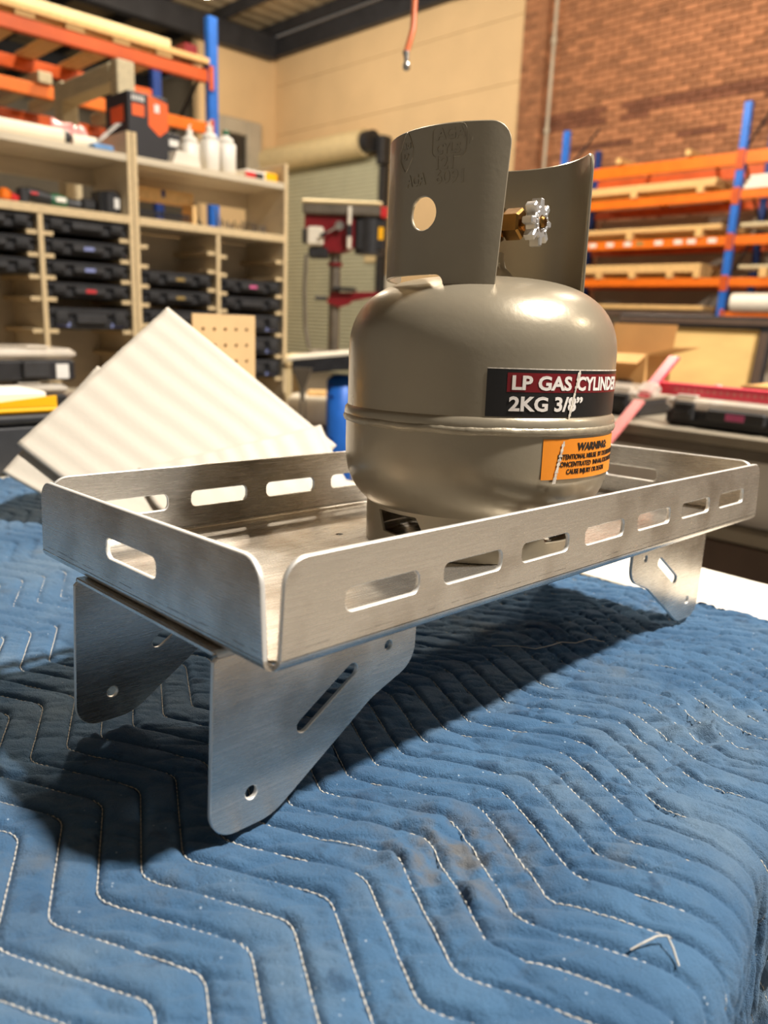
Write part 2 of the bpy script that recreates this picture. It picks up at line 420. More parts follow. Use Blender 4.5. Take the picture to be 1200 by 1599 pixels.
# lamps
NEAR = ['round high bay lamp hung under the roof to light the work table', 'round high bay lamp in front of the roller door', 'added high bay lamp to brighten the rack and brick wall',
        'added high bay lamp to brighten the shelving fronts', 'round high bay lamp over the open floor beside the brick wall', 'round high bay lamp above the rack behind the shelving']
for i, (x, y, z, wt, c, r, kd) in enumerate(LAMPS):
    L = thing('high_bay_lamp', NEAR[i], 'lamp', (x, y, z), 0, 'high bay lamps under the roof')
    B().lathe([(.05, .44), (.08, .40), (.09, .30), (.14, .26), (.14, .24), (.08, .24)], 32).obj('lamp_housing', 'greypanel', L, 40)
    B().cyl((0, 0, .44), (0, 0, 6.98 - z), .012, 8).obj('hanger', 'steel_d', L)
    B().lathe([(.12, .238), (.17, .12), (.14, .03), (.06, .0), (.0005, -.004)], 28).obj('diffuser', 'lampglow', L, 60)
    ld = D.lights.new('lamp_light', kd); ld.energy = wt; ld.color = c
    if kd == 'AREA': ld.shape = 'DISK'; ld.size = r * 2
    else: ld.shadow_soft_size = r
    lo = D.objects.new('lamp_light', ld); COL.objects.link(lo); lo.parent = L; lo.location = (0, 0, -.02 if kd == 'AREA' else -.28)

# ================================================================== TABLE + QUILTED BLANKET
TX, TY = .0189, .0291
U = Vector((0, 1, -TX)).normalized(); Wv = Vector((-1, 0, -TY)); Wv = (Wv - U * Wv.dot(U)).normalized(); Zv = U.cross(Wv)
TM = Matrix((U, Wv, Zv)).transposed().to_4x4(); TM.translation = (0, 0, .90)
TT = .866
tb = thing('work_table', 'wide work table under a blue quilted blanket', 'table', (0, 0, 0))
B().cbox(-1.62, .112, -.235, .79, TT - .035, TT, .004).obj('tabletop', 'tabletop', tb)
B().box(-1.56, .07, -.18, .73, TT - .12, TT - .037).obj('apron', 'bench_dk', tb)
for x in (-1.52, .03):
    for y in (-.14, .69): B().cbox(x - .035, x + .035, y - .035, y + .035, 0, TT - .037, .005).obj('leg', 'bench_dk', tb)

SP, PER, AMP, PK0 = .0232, .147, .0375, .0215   # stitch row spacing, zigzag period, height, peak x
def zig(x):
    q = ((x - PK0) / PER) % 1.0
    t = abs(q - .5) * 2          # 1 at the peak, 0 in the valley
    s = .10                      # soften the corners
    t2 = t
    if t > 1 - s: t2 = 1 - s + s * (1 - ((1 - t) / s - 1) ** 2 * .5 - .5) if False else t - (t - (1 - s)) ** 2 / (2 * s)
    elif t < s: t2 = t + (s - t) ** 2 / (2 * s)
    return (t2 - 1) * AMP
def edge_x(y): return .146 - .05 * (y - .1) - .020 * math.exp(-((y - .24) / .07) ** 2)
def base_z(x, y):
    xe = -.34 + .06 * math.log1p(math.exp((x + .34) / .06)) if x < .4 else x
    ye = y if y > -.2 else -.2
    return .90 - TX * ye + TY * xe
def nz(x, y, s): return noise.noise(Vector((x * s, y * s, 3.7)))
def ridge(a, b): return (1 - abs(noise.noise(Vector((a, b, 1.3))))) ** 9
def quilt(s, t):
    """height of the padding above the base at arc position s (across), t (along)"""
    q = (t - (zig(s) - .003)) / SP
    fq = q - math.floor(q); row = math.floor(q)
    d = min(fq, 1 - fq)
    puff = 1 - (1 - min(1, d / .27)) ** 2.4
    crease = max(0., 1 - d / .085)
    a, b_ = (s + t) * .72, (t - s) * .69
    amt = .42 + .58 * min(1, max(0, (s + .12) * 3.5 + (t - .05) * 2.2))
    wr = -.0022 * ridge(a * 16 + row * 1.7, b_ * 62) - .0012 * ridge(a * 30 + 4, b_ * 95 + row) + .0005 * nz(s, t, 40) + .0004 * nz(s, t + 4, 130)
    wr += .0008
    amt *= 1 - .6 * min(1, max(0, (s - .10) / .04))
    lump = math.exp(-((s - .045) ** 2 + (t - .085) ** 2) / .0016)
    wr += lump * (nz(s, t, 42) * .0065 + nz(s, t, 90) * .0035)
    lump2 = math.exp(-((s - .058) ** 2 / .0012 + (t - .335) ** 2 / .0016))
    wr += lump2 * (nz(s, t, 50) * .006 - .002)
    return .0031 * puff - .0021 * crease + wr * 2.1 * amt * (.35 + .65 * puff) + .0020 * nz(s, t, 6)
def bl_pos(s, t):
    xe = edge_x(t); R = .030
    if s <= xe - .0: 
        h = quilt(s, t); k = min(1, max(0, (s - (xe - .05)) / .05))
        return (s, t, base_z(s, t) - .0085 + h - .004 * k * k)
    a = (s - xe) / R
    zb = base_z(xe, t) - .0125; h = quilt(s, t)
    dr = max(0, (s - xe - .02))
    rip = (nz(t * 1.0, s * .10, 90) * .006 + nz(t, s * .16, 190) * .004) * min(1, dr / .04)
    if a < pi / 2: return (xe + sin(a) * R + sin(a) * (h * .5 + rip), t + 0, zb - (1 - cos(a)) * R + cos(a) * h * (1 - .4 * sin(a)))
    d = s - xe - R * pi / 2
    return (xe + R + h * .5 + rip + .02 * d, t, zb - R - d)
def far_end(s): return .612 + .012 * sin(s * 9 + 1) + .02 * max(0, nz(s, 2, 9))
ss = list(np.arange(-1.12, -.42, .007)) + list(np.arange(-.42, .20, .0017)) + list(np.arange(.20, .42, .0045))
ts = list(np.arange(-.23, -.16, .005)) + list(np.arange(-.16, .33, .0017)) + list(np.arange(.33, .612, .003)) + [.612]
vs = []; fs = []
for s in ss:
    k = far_end(s) / .612
    for t in ts:
        tt = t * (1 + (k - 1) * max(0, (t - .4) / .212)) if t > .4 else t
        vs.append(bl_pos(s, tt))
nt_ = len(ts)
for i in range(len(ss) - 1):
    for j in range(nt_ - 1): fs.append((i * nt_ + j, (i + 1) * nt_ + j, (i + 1) * nt_ + j + 1, i * nt_ + j + 1))
# hem down to the table round the rim
def hem(idx):
    o = len(vs); 
    for i in idx:
        x, y, z = vs[i]; vs.append((x, y, max(TT + .001, z - .014) if x < .15 else z))
    for k in range(len(idx) - 1): fs.append((idx[k], idx[k + 1], o + k + 1, o + k))
hem([i * nt_ + nt_ - 1 for i in range(len(ss))][::-1]); hem([j for j in range(nt_)][::-1])

BM = D.materials.new('blanket_fabric'); BM.use_nodes = True
def bmnodes():
    n = BM.node_tree.nodes; l = BM.node_tree.links; b = n['Principled BSDF']; b.inputs['Roughness'].default_value = .82
    b.inputs['Sheen Weight'].default_value = .14; b.inputs['Sheen Roughness'].default_value = .5; b.inputs['Specular IOR Level'].default_value = .25
    b.inputs['Sheen Tint'].default_value = (.6, .78, 1, 1)
    tc = n.new('ShaderNodeTexCoord')
    def N(sc, det=5, rough=.55):
        q = n.new('ShaderNodeTexNoise'); q.inputs['Scale'].default_value = sc; q.inputs['Detail'].default_value = det; q.inputs['Roughness'].default_value = rough
        l.new(tc.outputs['Object'], q.inputs['Vector']); return q
    def ramp(src, a, ca, b_, cb):
        r = n.new('ShaderNodeValToRGB'); r.color_ramp.elements[0].position = a; r.color_ramp.elements[0].color = ca
        r.color_ramp.elements[1].position = b_; r.color_ramp.elements[1].color = cb; l.new(src, r.inputs[0]); return r
    def mix(fac, A, C):
        q = n.new('ShaderNodeMix'); q.data_type = 'RGBA'
        if hasattr(fac, 'is_linked') or not isinstance(fac, float): l.new(fac, q.inputs[0])
        else: q.inputs[0].default_value = fac
        for s_, v_ in ((6, A), (7, C)):
            if isinstance(v_, tuple): q.inputs[s_].default_value = v_
            else: l.new(v_, q.inputs[s_])
        return q.outputs[2]
    base = ramp(N(14, 6).outputs[0], .3, (.034, .092, .182, 1), .72, (.062, .143, .255, 1))
    wear = ramp(N(5.0, 7, .62).outputs[0], .50, (0, 0, 0, 1), .70, (1, 1, 1, 1))
    c = mix(wear.outputs[0], base.outputs[0], (.125, .19, .26, 1))
    dirt = ramp(N(9, 6, .65).outputs[0], .60, (0, 0, 0, 1), .72, (.62, .62, .62, 1))
    c = mix(dirt.outputs[0], c, (.12, .125, .12, 1))
    ink = ramp(N(38, 4, .6).outputs[0], .61, (0, 0, 0, 1), .69, (.7, .7, .7, 1))
    c = mix(ink.outputs[0], c, (.022, .055, .11, 1))
    # the worn brown patch on the fold of the padding
    mp = n.new('ShaderNodeMapping'); mp.inputs['Location'].default_value = (-.045 * 16, -.085 * 16, -.90 * 16); mp.inputs['Scale'].default_value = (16, 16, 16)
    l.new(tc.outputs['Object'], mp.inputs[0]); gr = n.new('ShaderNodeTexGradient'); gr.gradient_type = 'SPHERICAL'; l.new(mp.outputs[0], gr.inputs[0])
    ml = n.new('ShaderNodeMath'); ml.operation = 'MULTIPLY'; l.new(gr.outputs[1], ml.inputs[0]); l.new(ramp(N(60, 5).outputs[0], .42, (0, 0, 0, 1), .62, (1, 1, 1, 1)).outputs[0], ml.inputs[1])
    c = mix(ml.outputs[0], c, (.13, .12, .105, 1))
    vo = n.new('ShaderNodeTexVoronoi'); vo.inputs['Scale'].default_value = 150; l.new(tc.outputs['Object'], vo.inputs['Vector'])
    lint = ramp(vo.outputs['Distance'], .06, (.8, .8, .8, 1), .10, (0, 0, 0, 1))
    l2 = n.new('ShaderNodeMath'); l2.operation = 'MULTIPLY'; l.new(lint.outputs[0], l2.inputs[0]); l.new(ramp(N(70, 2).outputs[0], .52, (0, 0, 0, 1), .6, (1, 1, 1, 1)).outputs[0], l2.inputs[1])
    c = mix(l2.outputs[0], c, (.42, .5, .58, 1))
    l.new(c, b.inputs['Base Color'])
    bp = n.new('ShaderNodeBump'); bp.inputs['Strength'].default_value = .8; bp.inputs['Distance'].default_value = .0014
    ad = n.new('ShaderNodeMath'); ad.operation = 'ADD'; l.new(N(420, 3).outputs[0], ad.inputs[0]); l.new(N(1500, 2).outputs[0], ad.inputs[1])
    l.new(ad.outputs[0], bp.inputs['Height']); l.new(bp.outputs[0], b.inputs['Normal'])
bmnodes()
bk = B().add(vs, fs).obj('quilted_blanket', BM, None, 80)
tag(bk, 'blue quilted moving blanket with zigzag white stitching spread over the table', 'blanket')
st = B(); loose = []
def stitch_row(rw):
    s = -.62; y0 = rw * SP - .003
    while s < .30:
        sl = .0036 / math.sqrt(1 + (2 * AMP / PER) ** 2)
        a = (s, y0 + zig(s)); b_ = (s + sl, y0 + zig(s + sl))
        if -.3 < a[1] < .595:
            P = [Vector(bl_pos(*a)), Vector(bl_pos((a[0] + b_[0]) / 2, (a[1] + b_[1]) / 2)), Vector(bl_pos(*b_))]
            up = .0020 if s < edge_x(a[1]) else 0; ox = .0006 if s > edge_x(a[1]) + .03 else 0
            P = [p + Vector((ox, 0, up)) for p in P]; P[1] += Vector((0, 0, .0003))
            st.tube(P, [.00026, .00044, .00026], 4, False)
        s += sl * 1.16
for rw in range(-13, 29): stitch_row(rw)
tag(st.obj('stitching', 'thread', bk), kind='stuff')
def thread_thing(pts, label, r=.0005):
    P = [Vector(bl_pos(x, y)) + Vector((0, 0, .002 + dz)) for x, y, dz in pts]
    o = B().tube(P, r, 5).obj('loose_thread', 'thread'); tag(o, label, 'thread', None)
thread_thing([(.138, .099, .0), (.141, .104, .001), (.144, .111, .003), (.147, .115, .003), (.151, .112, .002), (.156, .109, .0)], 'short loose white thread kinked near the folded edge of the blanket')
thread_thing([(-.128, .338, 0), (-.110, .350, .001), (-.097, .361, .001), (-.090, .375, .002), (-.088, .388, .001), (-.083, .404, .001), (-.077, .419, .001), (-.070, .433, .001)], 'long loose thread lying in the shadow under the tray', .0004)
# white sheet beyond the blanket
pp = B(); nn = 16; vs = []; fs = []
for i in range(nn + 1):
    for j in range(nn + 1):
        x = -.75 + .85 * i / nn; y = .632 + .15 * j / nn; vs.append((x, y + .006 * nz(x, 1, 5), TT + .0045 + .002 * nz(x, y, 6)))
for i in range(nn):
    for j in range(nn): fs.append((i * (nn + 1) + j, (i + 1) * (nn + 1) + j, (i + 1) * (nn + 1) + j + 1, i * (nn + 1) + j + 1))
o = pp.add(vs, fs).obj('white_sheet', 'paper', None, 60); md = o.modifiers.new('s', 'SOLIDIFY'); md.thickness = .0015
tag(o, 'flat white protective sheet lying on the table beyond the blanket', 'sheet')

# ================================================================== THE TRAY
L_, W_, H_, h0, t_ = .5775, .270, .0548, .1045, .003
rb_ = .006
tray = thing('aluminium_tray', 'brushed aluminium tray with slotted rim standing on four cut plate legs', 'tray', M=TM)
def slotrow(n, a0, wd, pitch, z0, z1): return [rrect(a0 + pitch * i, a0 + pitch * i + wd, z0, z1, .0045, 5) for i in range(n)]
def wall(length, holes, place, streak='alu'):
    g0, g1 = .0055, .0085
    outer = fillet([(g0, h0 + rb_), (length - g0, h0 + rb_), (length - g1, h0 + H_), (g1, h0 + H_)], [0, 0, .014, .014], 9)
    me = plate_mesh('wall', outer, holes, t_, .0005); v, f = mesh_data(me); D.meshes.remove(me)
    b = B()
    # plate lies in (a, z); thickness towards the inside (0..t_)
    b.add([place(x, z + t_ / 2, y) for x, y, z in v], f)
    # bend strip
    n = 7; vs = []; fs = []
    for a in (g0, length - g0):
        for k in range(n + 1):
            th = pi / 2 * k / n
            for r in (rb_, rb_ - t_): vs.append(place(a, rb_ - r * cos(th), h0 + rb_ - r * sin(th)))
    m2 = 2 * (n + 1)
    for k in range(n):
        a, b2, c, d = 2 * k, 2 * k + 1, 2 * k + 2, 2 * k + 3
        fs += [(a, c, m2 + c, m2 + a), (b2, m2 + b2, m2 + d, d), (a, b2, d, c), (m2 + a, m2 + c, m2 + d, m2 + b2)]
    b.add(vs, fs)
    o = b.obj('side_wall', streak, tray, 50); edge_mat(o, 1 if streak == 'alu' else 0, len(f))
    # grime and press marks left along the bend line
    g = B(); a = g0 + .004
    while a < length - .02:
        ln = random.uniform(.003, .016)
        if random.random() < .8:
            zq = h0 + rb_ + .0035 + random.uniform(-.0004, .0004)
            hh = random.uniform(.00012, .00045)
            q = [place(a, -.00008, zq), place(a + ln, -.00008, zq + .0001), place(a + ln, -.00008, zq + hh), place(a, -.00008, zq + hh * .6)]
            g.add(q, [(0, 1, 2, 3)])
        a += ln + random.uniform(0, .006)
    tag(g.obj('bend_mark', 'burr', o), kind='stuff')
    return o
fs7 = slotrow(7, .0455, .0525, .0728, .1262, .1385)
wall(L_, fs7, lambda a, d, z: (a, d, z))
wall(L_, fs7, lambda a, d, z: (a, W_ - d, z))
es = [rrect(.105, .165, .1262, .1385, .0045, 5)]
wall(W_, es, lambda a, d, z: (d, a, z), 'alu_v')
wall(W_, es, lambda a, d, z: (L_ - d, a, z), 'alu_v')
q = .0075
fo = fillet([(rb_, rb_ + q), (rb_ + q, rb_), (L_ - rb_ - q, rb_), (L_ - rb_, rb_ + q), (L_ - rb_, W_ - rb_ - q), (L_ - rb_ - q, W_ - rb_), (rb_ + q, W_ - rb_), (rb_, W_ - rb_ - q)], .002, 3)
fh = [circ(x, y, .003, 12) for x, y in ((.2022, .1843), (.42, .1843), (.2022, .085), (.42, .085))]
link_mesh('base_plate', plate_mesh('base_plate', fo, fh, t_, .0003), 'alu', tray, None, Matrix.Translation((0, 0, h0 + t_ / 2)))
top = h0 - .0005
lo_ = fillet([(0, 0), (.040, 0), (.112, .0475), (.1475, .061), (.1475, top - .004), (.1455, top - .003), (.002, top - .003), (0, top - .005)], [.0165, .030, .05, .018, 0, 0, 0, 0], 9)
def slot2(p, q, hw, n=6):
    p, q = Vector(p), Vector(q); a = math.atan2(q.y - p.y, q.x - p.x); out = []
    for c, s0 in ((p, a + pi / 2), (q, a - pi / 2)):
        for k in range(n + 1): t = s0 + pi * k / n; out.append((c.x + hw * cos(t), c.y + hw * sin(t)))
    return out
lh = [slot2((.0588, .0470), (.0942, .0698), .0041), circ(.0253, .0198, .0037), circ(.1233, .0778, .0030)]
for mir in (0, 1):
    eu = .5665 if mir else -.0032
    sg = -1 if mir else 1
    brk = B()
    a, b_ = sorted((eu, eu + sg * .1475))
    brk.cbox(a + .001, b_ - .001, .0422 + .003, .2083 - .003, h0 - .0032, h0 - .0002, .0006)
    bo = brk.obj('leg_bracket', 'alu_v', tray)
    for wv in (.0422, .2083):
        me = plate_mesh('leg', lo_, lh, t_, .0005)
        for v in me.vertices:
            s, z, d = v.co; shear = -.040 * (top - z)
            dd = d + (t_ / 2 if wv < .1 else -t_ / 2)
            v.co = (eu + sg * s + shear, wv + dd, z)
        bm = bmesh.new(); bm.from_mesh(me); bmesh.ops.recalc_face_normals(bm, faces=bm.faces)
        # small rolled bend into the cross plate
        bm.to_mesh(me); bm.free()
        edge_mat(link_mesh('leg', me, 'alu', bo, 40), 1)
        n = 5; b2 = B(); vv = []
        for uu in (a + .002, b_ - .002):
            for k in range(n + 1):
                th = pi / 2 * k / n; r = .003
                sgn = 1 if wv < .1 else -1
                vv.append((uu, wv + sgn * (r - r * cos(th)), h0 - .0032 - r * .0 + r * sin(th) - .0001))
        b2.add(vv, [(k, k + 1, n + 2 + k, n + 1 + k) for k in range(n)])
        b2.obj('bend', 'alu_edge_glint', bo, 60)

# ================================================================== GAS CYLINDER
CU, CW = .282, .115
cyl = thing('gas_cylinder', 'silver grey steel gas bottle with collar, standing in the aluminium tray', 'gas cylinder', M=TM @ Matrix.Translation((CU, CW, h0 + t_ + .0003)))
FA = RD(217.7)    # direction of the label side's left end
RU, RL = .1012, .1022
def sup(a, p): return max(0., a) ** p
prof = []
for k in range(0, 19):   # bottom dish
    a = pi / 2 * k / 18; prof.append((max(.0005, RL * sup(sin(a), .62)), .016 + .058 * (1 - sup(cos(a), .80))))
prof += [(RL, .085), (RL, .0930), (RL + .0012, .0942), (RL + .0014, .0985), (RL + .0010, .1020), (RU, .1042), (RU, .125), (RU, .1435)]
for k in range(1, 25):
    a = pi / 2 * k / 24; prof.append((max(.0005, RU * sup(cos(a), .60)), .1435 + .0565 * sup(sin(a), .86)))
body = B().lathe(prof, 128).obj('body', 'paint', cyl, 40)
# weld bead round the joint
wd = []; n = 420
path = []
for i in range(n):
    a = 2 * pi * i / n; path.append(((RL - .0012) * cos(a), (RL - .0012) * sin(a), .0952 + .0006 * noise.noise(Vector((i * .07, 1, 5)))))
rr = [.0036 + .00018 * noise.noise(Vector((i * .31, 0, 2))) + .00022 * noise.noise(Vector((i * .11, 4, 2))) for i in range(n)]
B().tube(path, rr, 8, False, None, True).obj('weld_bead', 'weld', cyl, 80)
# foot ring with vent cut-outs
RF = .0830
cut = []
for c in (-40, 50, 140, 230):
    x = RF * RD(c); cut.append(fillet([(x - .021, .0285), (x - .0135, .0135), (x + .016, .0122), (x + .025, .0185), (x + .019, .0285)], .0015, 3))
me = plate_mesh('foot_ring', [(RF * RD(-125), .0), (RF * RD(234.9), .0), (RF * RD(234.9), .034), (RF * RD(-125), .034)], cut, .0025, .0003)
link_mesh('foot_ring', bend_mesh('foot_ring', me, RF), 'paint', cyl, 40, Matrix.Rotation(FA, 4, 'Z'))
# collar plates
RC = .0730; HC = .2915
def collar(a0, a1, left_notch, hole):
    x0, x1 = RC * RD(a0), RC * RD(a1); xn = RC * RD(a1 - 33)
    xm = RC * RD(a0 + 34)
    outer = fillet([(x0, .1965), (xn, .1965), (xn, .1835), (x1 - .0065, .1835), (x1, HC), (x0, HC)] if hole else [(x0, .172), (x1, .172), (x1, HC), (x0, HC)], [.004, .006, .001, .002, .013, .013] if hole else [.002, .002, .013, .013], 8)
    hs = [circ(RC * RD(a1 - 47), .2365, .0108, 28)] if hole else []
    me = plate_mesh('collar_plate', outer, hs, .0026, .0006)
    return link_mesh('collar_plate', bend_mesh('collar_plate', me, RC), 'paint', cyl, 35, Matrix.Rotation(FA, 4, 'Z'))
cp = collar(-112, 11.5, True, True); collar(91, 195, True, False)
B().tube([(RC * cos(FA + RD(a)), RC * sin(FA + RD(a)), .1852) for a in range(-20, 6, 2)], .0022, 6).obj('collar_weld', 'weld', cyl, 60)
def onR(R, phi0, h, v, dz=0., xs=1.):
    # wrap flat text / shape (x right, y up, z out) on the cylinder
    out = []
    for x, y, z in v:
        a = FA + phi0 + x * xs / R; r = R + z + dz; out.append((r * cos(a), r * sin(a), h + y))
    return out
def emboss(txt, size, phi, h, bold=.0002, xs=1., al='LEFT'):
    v, f = text_mesh(txt, size, bold, .0005, al); B().add(onR(RC + .0013, RD(phi), h, v, 0, xs), f).obj('embossed_mark', 'paint', cp if False else cyl)
emboss('AGA', .0098, -28.0, .2815, .0003)
emboss('CYLS', .0088, -28.5, .2727, .0003, .9)
emboss('121', .0110, -29.5, .2635, .0003)
emboss('AGA', .0105, -48.5, .2550, .0003, .85)
emboss('6091', .0115, -28.5, .2545, .0003)
fr = rrect(-.001, .0235, .2705, .2905, .0045, 6)
B().tube([Vector(onR(RC + .0013, RD(-30.0), 0, [(x, y, 0)])[0]) for x, y in fr], .00050, 6, False, None, True).obj('embossed_frame', 'paint', cyl, 60)
for dx, dy in ((.0255, .003), (.0272, .005)):
    B().tube([Vector(onR(RC + .0013, RD(-30.0), 0, [(dx, y, 0)])[0]) for y in np.linspace(.2745 + dy, .2865 - dy, 6)], .00045, 6).obj('embossed_frame', 'paint', cyl, 60)
drop = [(a, b_ - .0145) for a, b_ in [(.0, .3065), (.0035, .301), (.0065, .294), (.006, .288), (.002, .2815), (0, .279), (-.003, .2825), (-.0065, .288), (-.007, .294), (-.003, .301)]]
B().tube([Vector(onR(RC + .0013, RD(-50), 0, [(x * 1.15, y, 0)])[0]) for x, y in fillet(drop, .002, 3)], .00055, 6, False, None, True).obj('embossed_flame', 'paint', cyl, 60)
emboss('AG', .0052, -52.5, .2800, .0003, 1.1); emboss('LP', .0052, -52.5, .2732, .0003, 1.1)
# neck, valve and hand wheel
B().lathe([(.030, .198), (.021, .2025), (.0155, .208), (.0135, .214), (.0135, .2185), (.0005, .2185)], 32).obj('neck', 'paint', cyl, 40)
va = thing('valve', None, None); va.parent = cyl; va.location = (0, 0, .2380); va.rotation_euler = (0, 0, FA + RD(63))
B().lathe([(.0005, -.0222), (.0095, -.0222), (.0095, -.012), (.0125, -.010), (.0125, .012), (.010, .016), (.0005, .016)], 24).obj('valve_body', 'brass', va, 40)
RX = Matrix.Rotation(pi / 2, 4, 'Y')
B().lathe([(.0085, .008), (.0085, .016), (.0112, .0162), (.0112, .0275), (.0095, .0290), (.005, .0292), (.005, .034), (.0005, .034)], 6, RX).obj('hex_nut', 'brass', va)
wp = []
nl = 8
for k in range(nl * 12):
    a = 2 * pi * k / (nl * 12); c = cos(nl * a)
    r = .0138 + .0026 * max(-1, min(1, 2.2 * c)); wp.append((r * cos(a), r * sin(a)))
hw = B()
me = plate_mesh('hw', wp, [circ(0, 0, .0042, 16)], .0085, .0009); v, f = mesh_data(me); D.meshes.remove(me)
hwo = B().add(v, f, RX @ Matrix.Translation((0, 0, .0395))).obj('hand_wheel', 'zinc', va, 35)
B().lathe([(.0042, .036), (.0042, .0452), (.003, .0462), (.0005, .0462)], 12, RX).obj('spindle_nut', 'brass', va, 40)
for a0 in (0, pi):
    for k in range(5):
        a = a0 + (k - 2) * .36 + pi / 2
        B().cbox(-.0011, .0011, -.0013, .0013, .0437, .0444, .0003, RX @ Matrix.Rotation(a, 4, 'Z') @ Matrix.Translation((.0085, 0, 0))).obj('embossed_letter', 'zinc', hwo)
# stickers
def patch(phi0, phi1, h0_, h1_, R, mt, name, skew=(0, 0), parent=cyl, n=24):
    vs = []; fs = []
    for k in range(n + 1):
        p = phi0 + (phi1 - phi0) * k / n; a = FA + RD(p)
        for j, h in enumerate((h0_ + skew[0] * k / n, h1_ + skew[1] * k / n)): vs.append((R * cos(a), R * sin(a), h))
    for k in range(n): fs.append((2 * k, 2 * k + 2, 2 * k + 3, 2 * k + 1))
    return B().add(vs, fs).obj(name, mt, parent, 60)
def fit_text(txt, size, bold, R, p0, p1, h, mt, parent, slant=0.):
    """lettering stretched between two angles on the bottle"""
    v, f = text_mesh(txt, size, bold, .00015); w0 = max(x for x, y, z in v); k = R * RD(p1 - p0) / w0
    v = [(x + y * slant, y, z) for x, y, z in v]
    B().add(onR(R + .0006, RD(p0), h, v, 0, k), f).obj('lettering', mt, parent)
bl_ = patch(4, 87, .1050, .1362, RU + .0003, 'lab_black', 'black_label'); tag(bl_, 'black and red product sticker')
patch(4, 87, .1358, .1366, RU + .00032, 'scuff', 'label_edge', parent=bl_)
patch(11.5, 85, .1212, .1336, RU + .00045, 'lab_red', 'red_band', parent=bl_)
fit_text('LP GAS', .0124, .0004, RU, 13.0, 38.5, .1230, 'lab_white', bl_); fit_text('CYLINDER', .0124, .0004, RU, 41.0, 75.5, .1230, 'lab_white', bl_)
fit_text('2KG 3/8”', .0128, .0004, RU, 12.5, 45.0, .1092, 'lab_white', bl_)
ol = patch(27, 85, .0630, .0905, RL + .0004, 'lab_orange', 'orange_label'); tag(ol, 'orange warning sticker')
fit_text('WARNING:', .0070, .0003, RL, 43.5, 66, .0825, 'ink', ol, .12)
fit_text('INTENTIONAL MISUSE', .0047, .00006, RL, 33.8, 57, .0768, 'ink', ol); fit_text('BY DELIBERATELY', .0047, .00006, RL, 58, 80, .0768, 'ink', ol)
fit_text('CONCENTRATED', .0047, .00006, RL, 33.5, 53, .0717, 'ink', ol); fit_text('INHALATION MAY', .0047, .00006, RL, 54.3, 78, .0717, 'ink', ol)
fit_text('CAUSE INJURY OR DEATH', .0047, .00006, RL, 38.5, 65, .0666, 'ink', ol)
sc = B()
for k in range(70):   # scraped white streak across both stickers
    h = .055 + (.147 - .055) * (k + random.uniform(-.4, .4)) / 70
    if .0885 < h < .105 or h > .1365 or h < .061: continue
    ph = RD(32.0 + 10.0 * (h - .055) / .082); R = (RU if h > .103 else RL) + .0010
    w_ = random.uniform(.0006, .0016)
    sc.add(onR(R, ph, h, [(-w_, -.0009, 0), (w_, -.0007, 0), (w_ * .9, .0009, 0), (-w_ * .8, .0008, 0)]), [(0, 1, 2, 3)])
tag(sc.obj('scrape_mark', 'scuff', cyl), kind='stuff')

# ================================================================== ORGANISER CASES
CASE = {}
def case_proto(key, wd, dp, ht, clear=False, lab=None, label='', group=None):
    c = thing('organiser_case', label, 'case', (0, 0, 0), 0, group)
    B().cbox(-wd / 2, wd / 2, .008, dp, 0, ht * .58, .008).obj('case_body', 'plastic', c)
    B().cbox(-wd / 2 - .003, wd / 2 + .003, .003, dp + .003, ht * .60, ht, .010).obj('case_lid', 'clear' if clear else 'plastic', c)
    for sx in (-1, 1):
        la = B().cbox(sx * wd * .355 - wd * .075, sx * wd * .355 + wd * .075, -.010, .003, ht * .22, ht * .86, .005)
        la.cbox(sx * wd * .355 - wd * .055, sx * wd * .355 + wd * .055, -.015, -.010, ht * .40, ht * .62, .003)
        la.obj('latch', 'plastic_g', c)
    hd = B().cbox(-wd * .19, wd * .19, -.012, .008, ht * .26, ht * .72, .006).obj('handle', 'plastic_g', c)
    if lab: B().box(-wd * .06, wd * .06, -.0135, -.0122, ht * .38, ht * .60).obj('handle_sticker', lab, hd)
    if clear:
        for sx in (-1, 1): B().cbox(sx * wd * .36 - .03, sx * wd * .36 + .03, .004, .03, ht, ht + .008, .003).obj('lid_hinge', 'clear', c)
    CASE[key] = c; return c
def put_case(key, loc, rz, label, state={}):
    c = CASE[key]
    if key not in state: state[key] = 1; c.location = loc; c.rotation_euler = (0, 0, rz); c['label'] = label; return c
    return dup(c, loc, rz, label)
GRP = 'black organiser cases in the plywood shelving'
for key, lab in (('n', None), ('b', 'sticker_b'), ('r', 'sticker_r'), ('y', 'sticker_y'), ('p', 'sticker_p')):
    case_proto(key, .380, .30, .066, False, lab, 'black case', GRP)
tall = case_proto('t', .380, .30, .094, False, None, 'black case', GRP)
for sx in (-1, 1): B().box(sx * .125 - .03, sx * .125 + .03, .0062, .0075, .012, .030).obj('blue_sticker', 'sticker_b', tall)

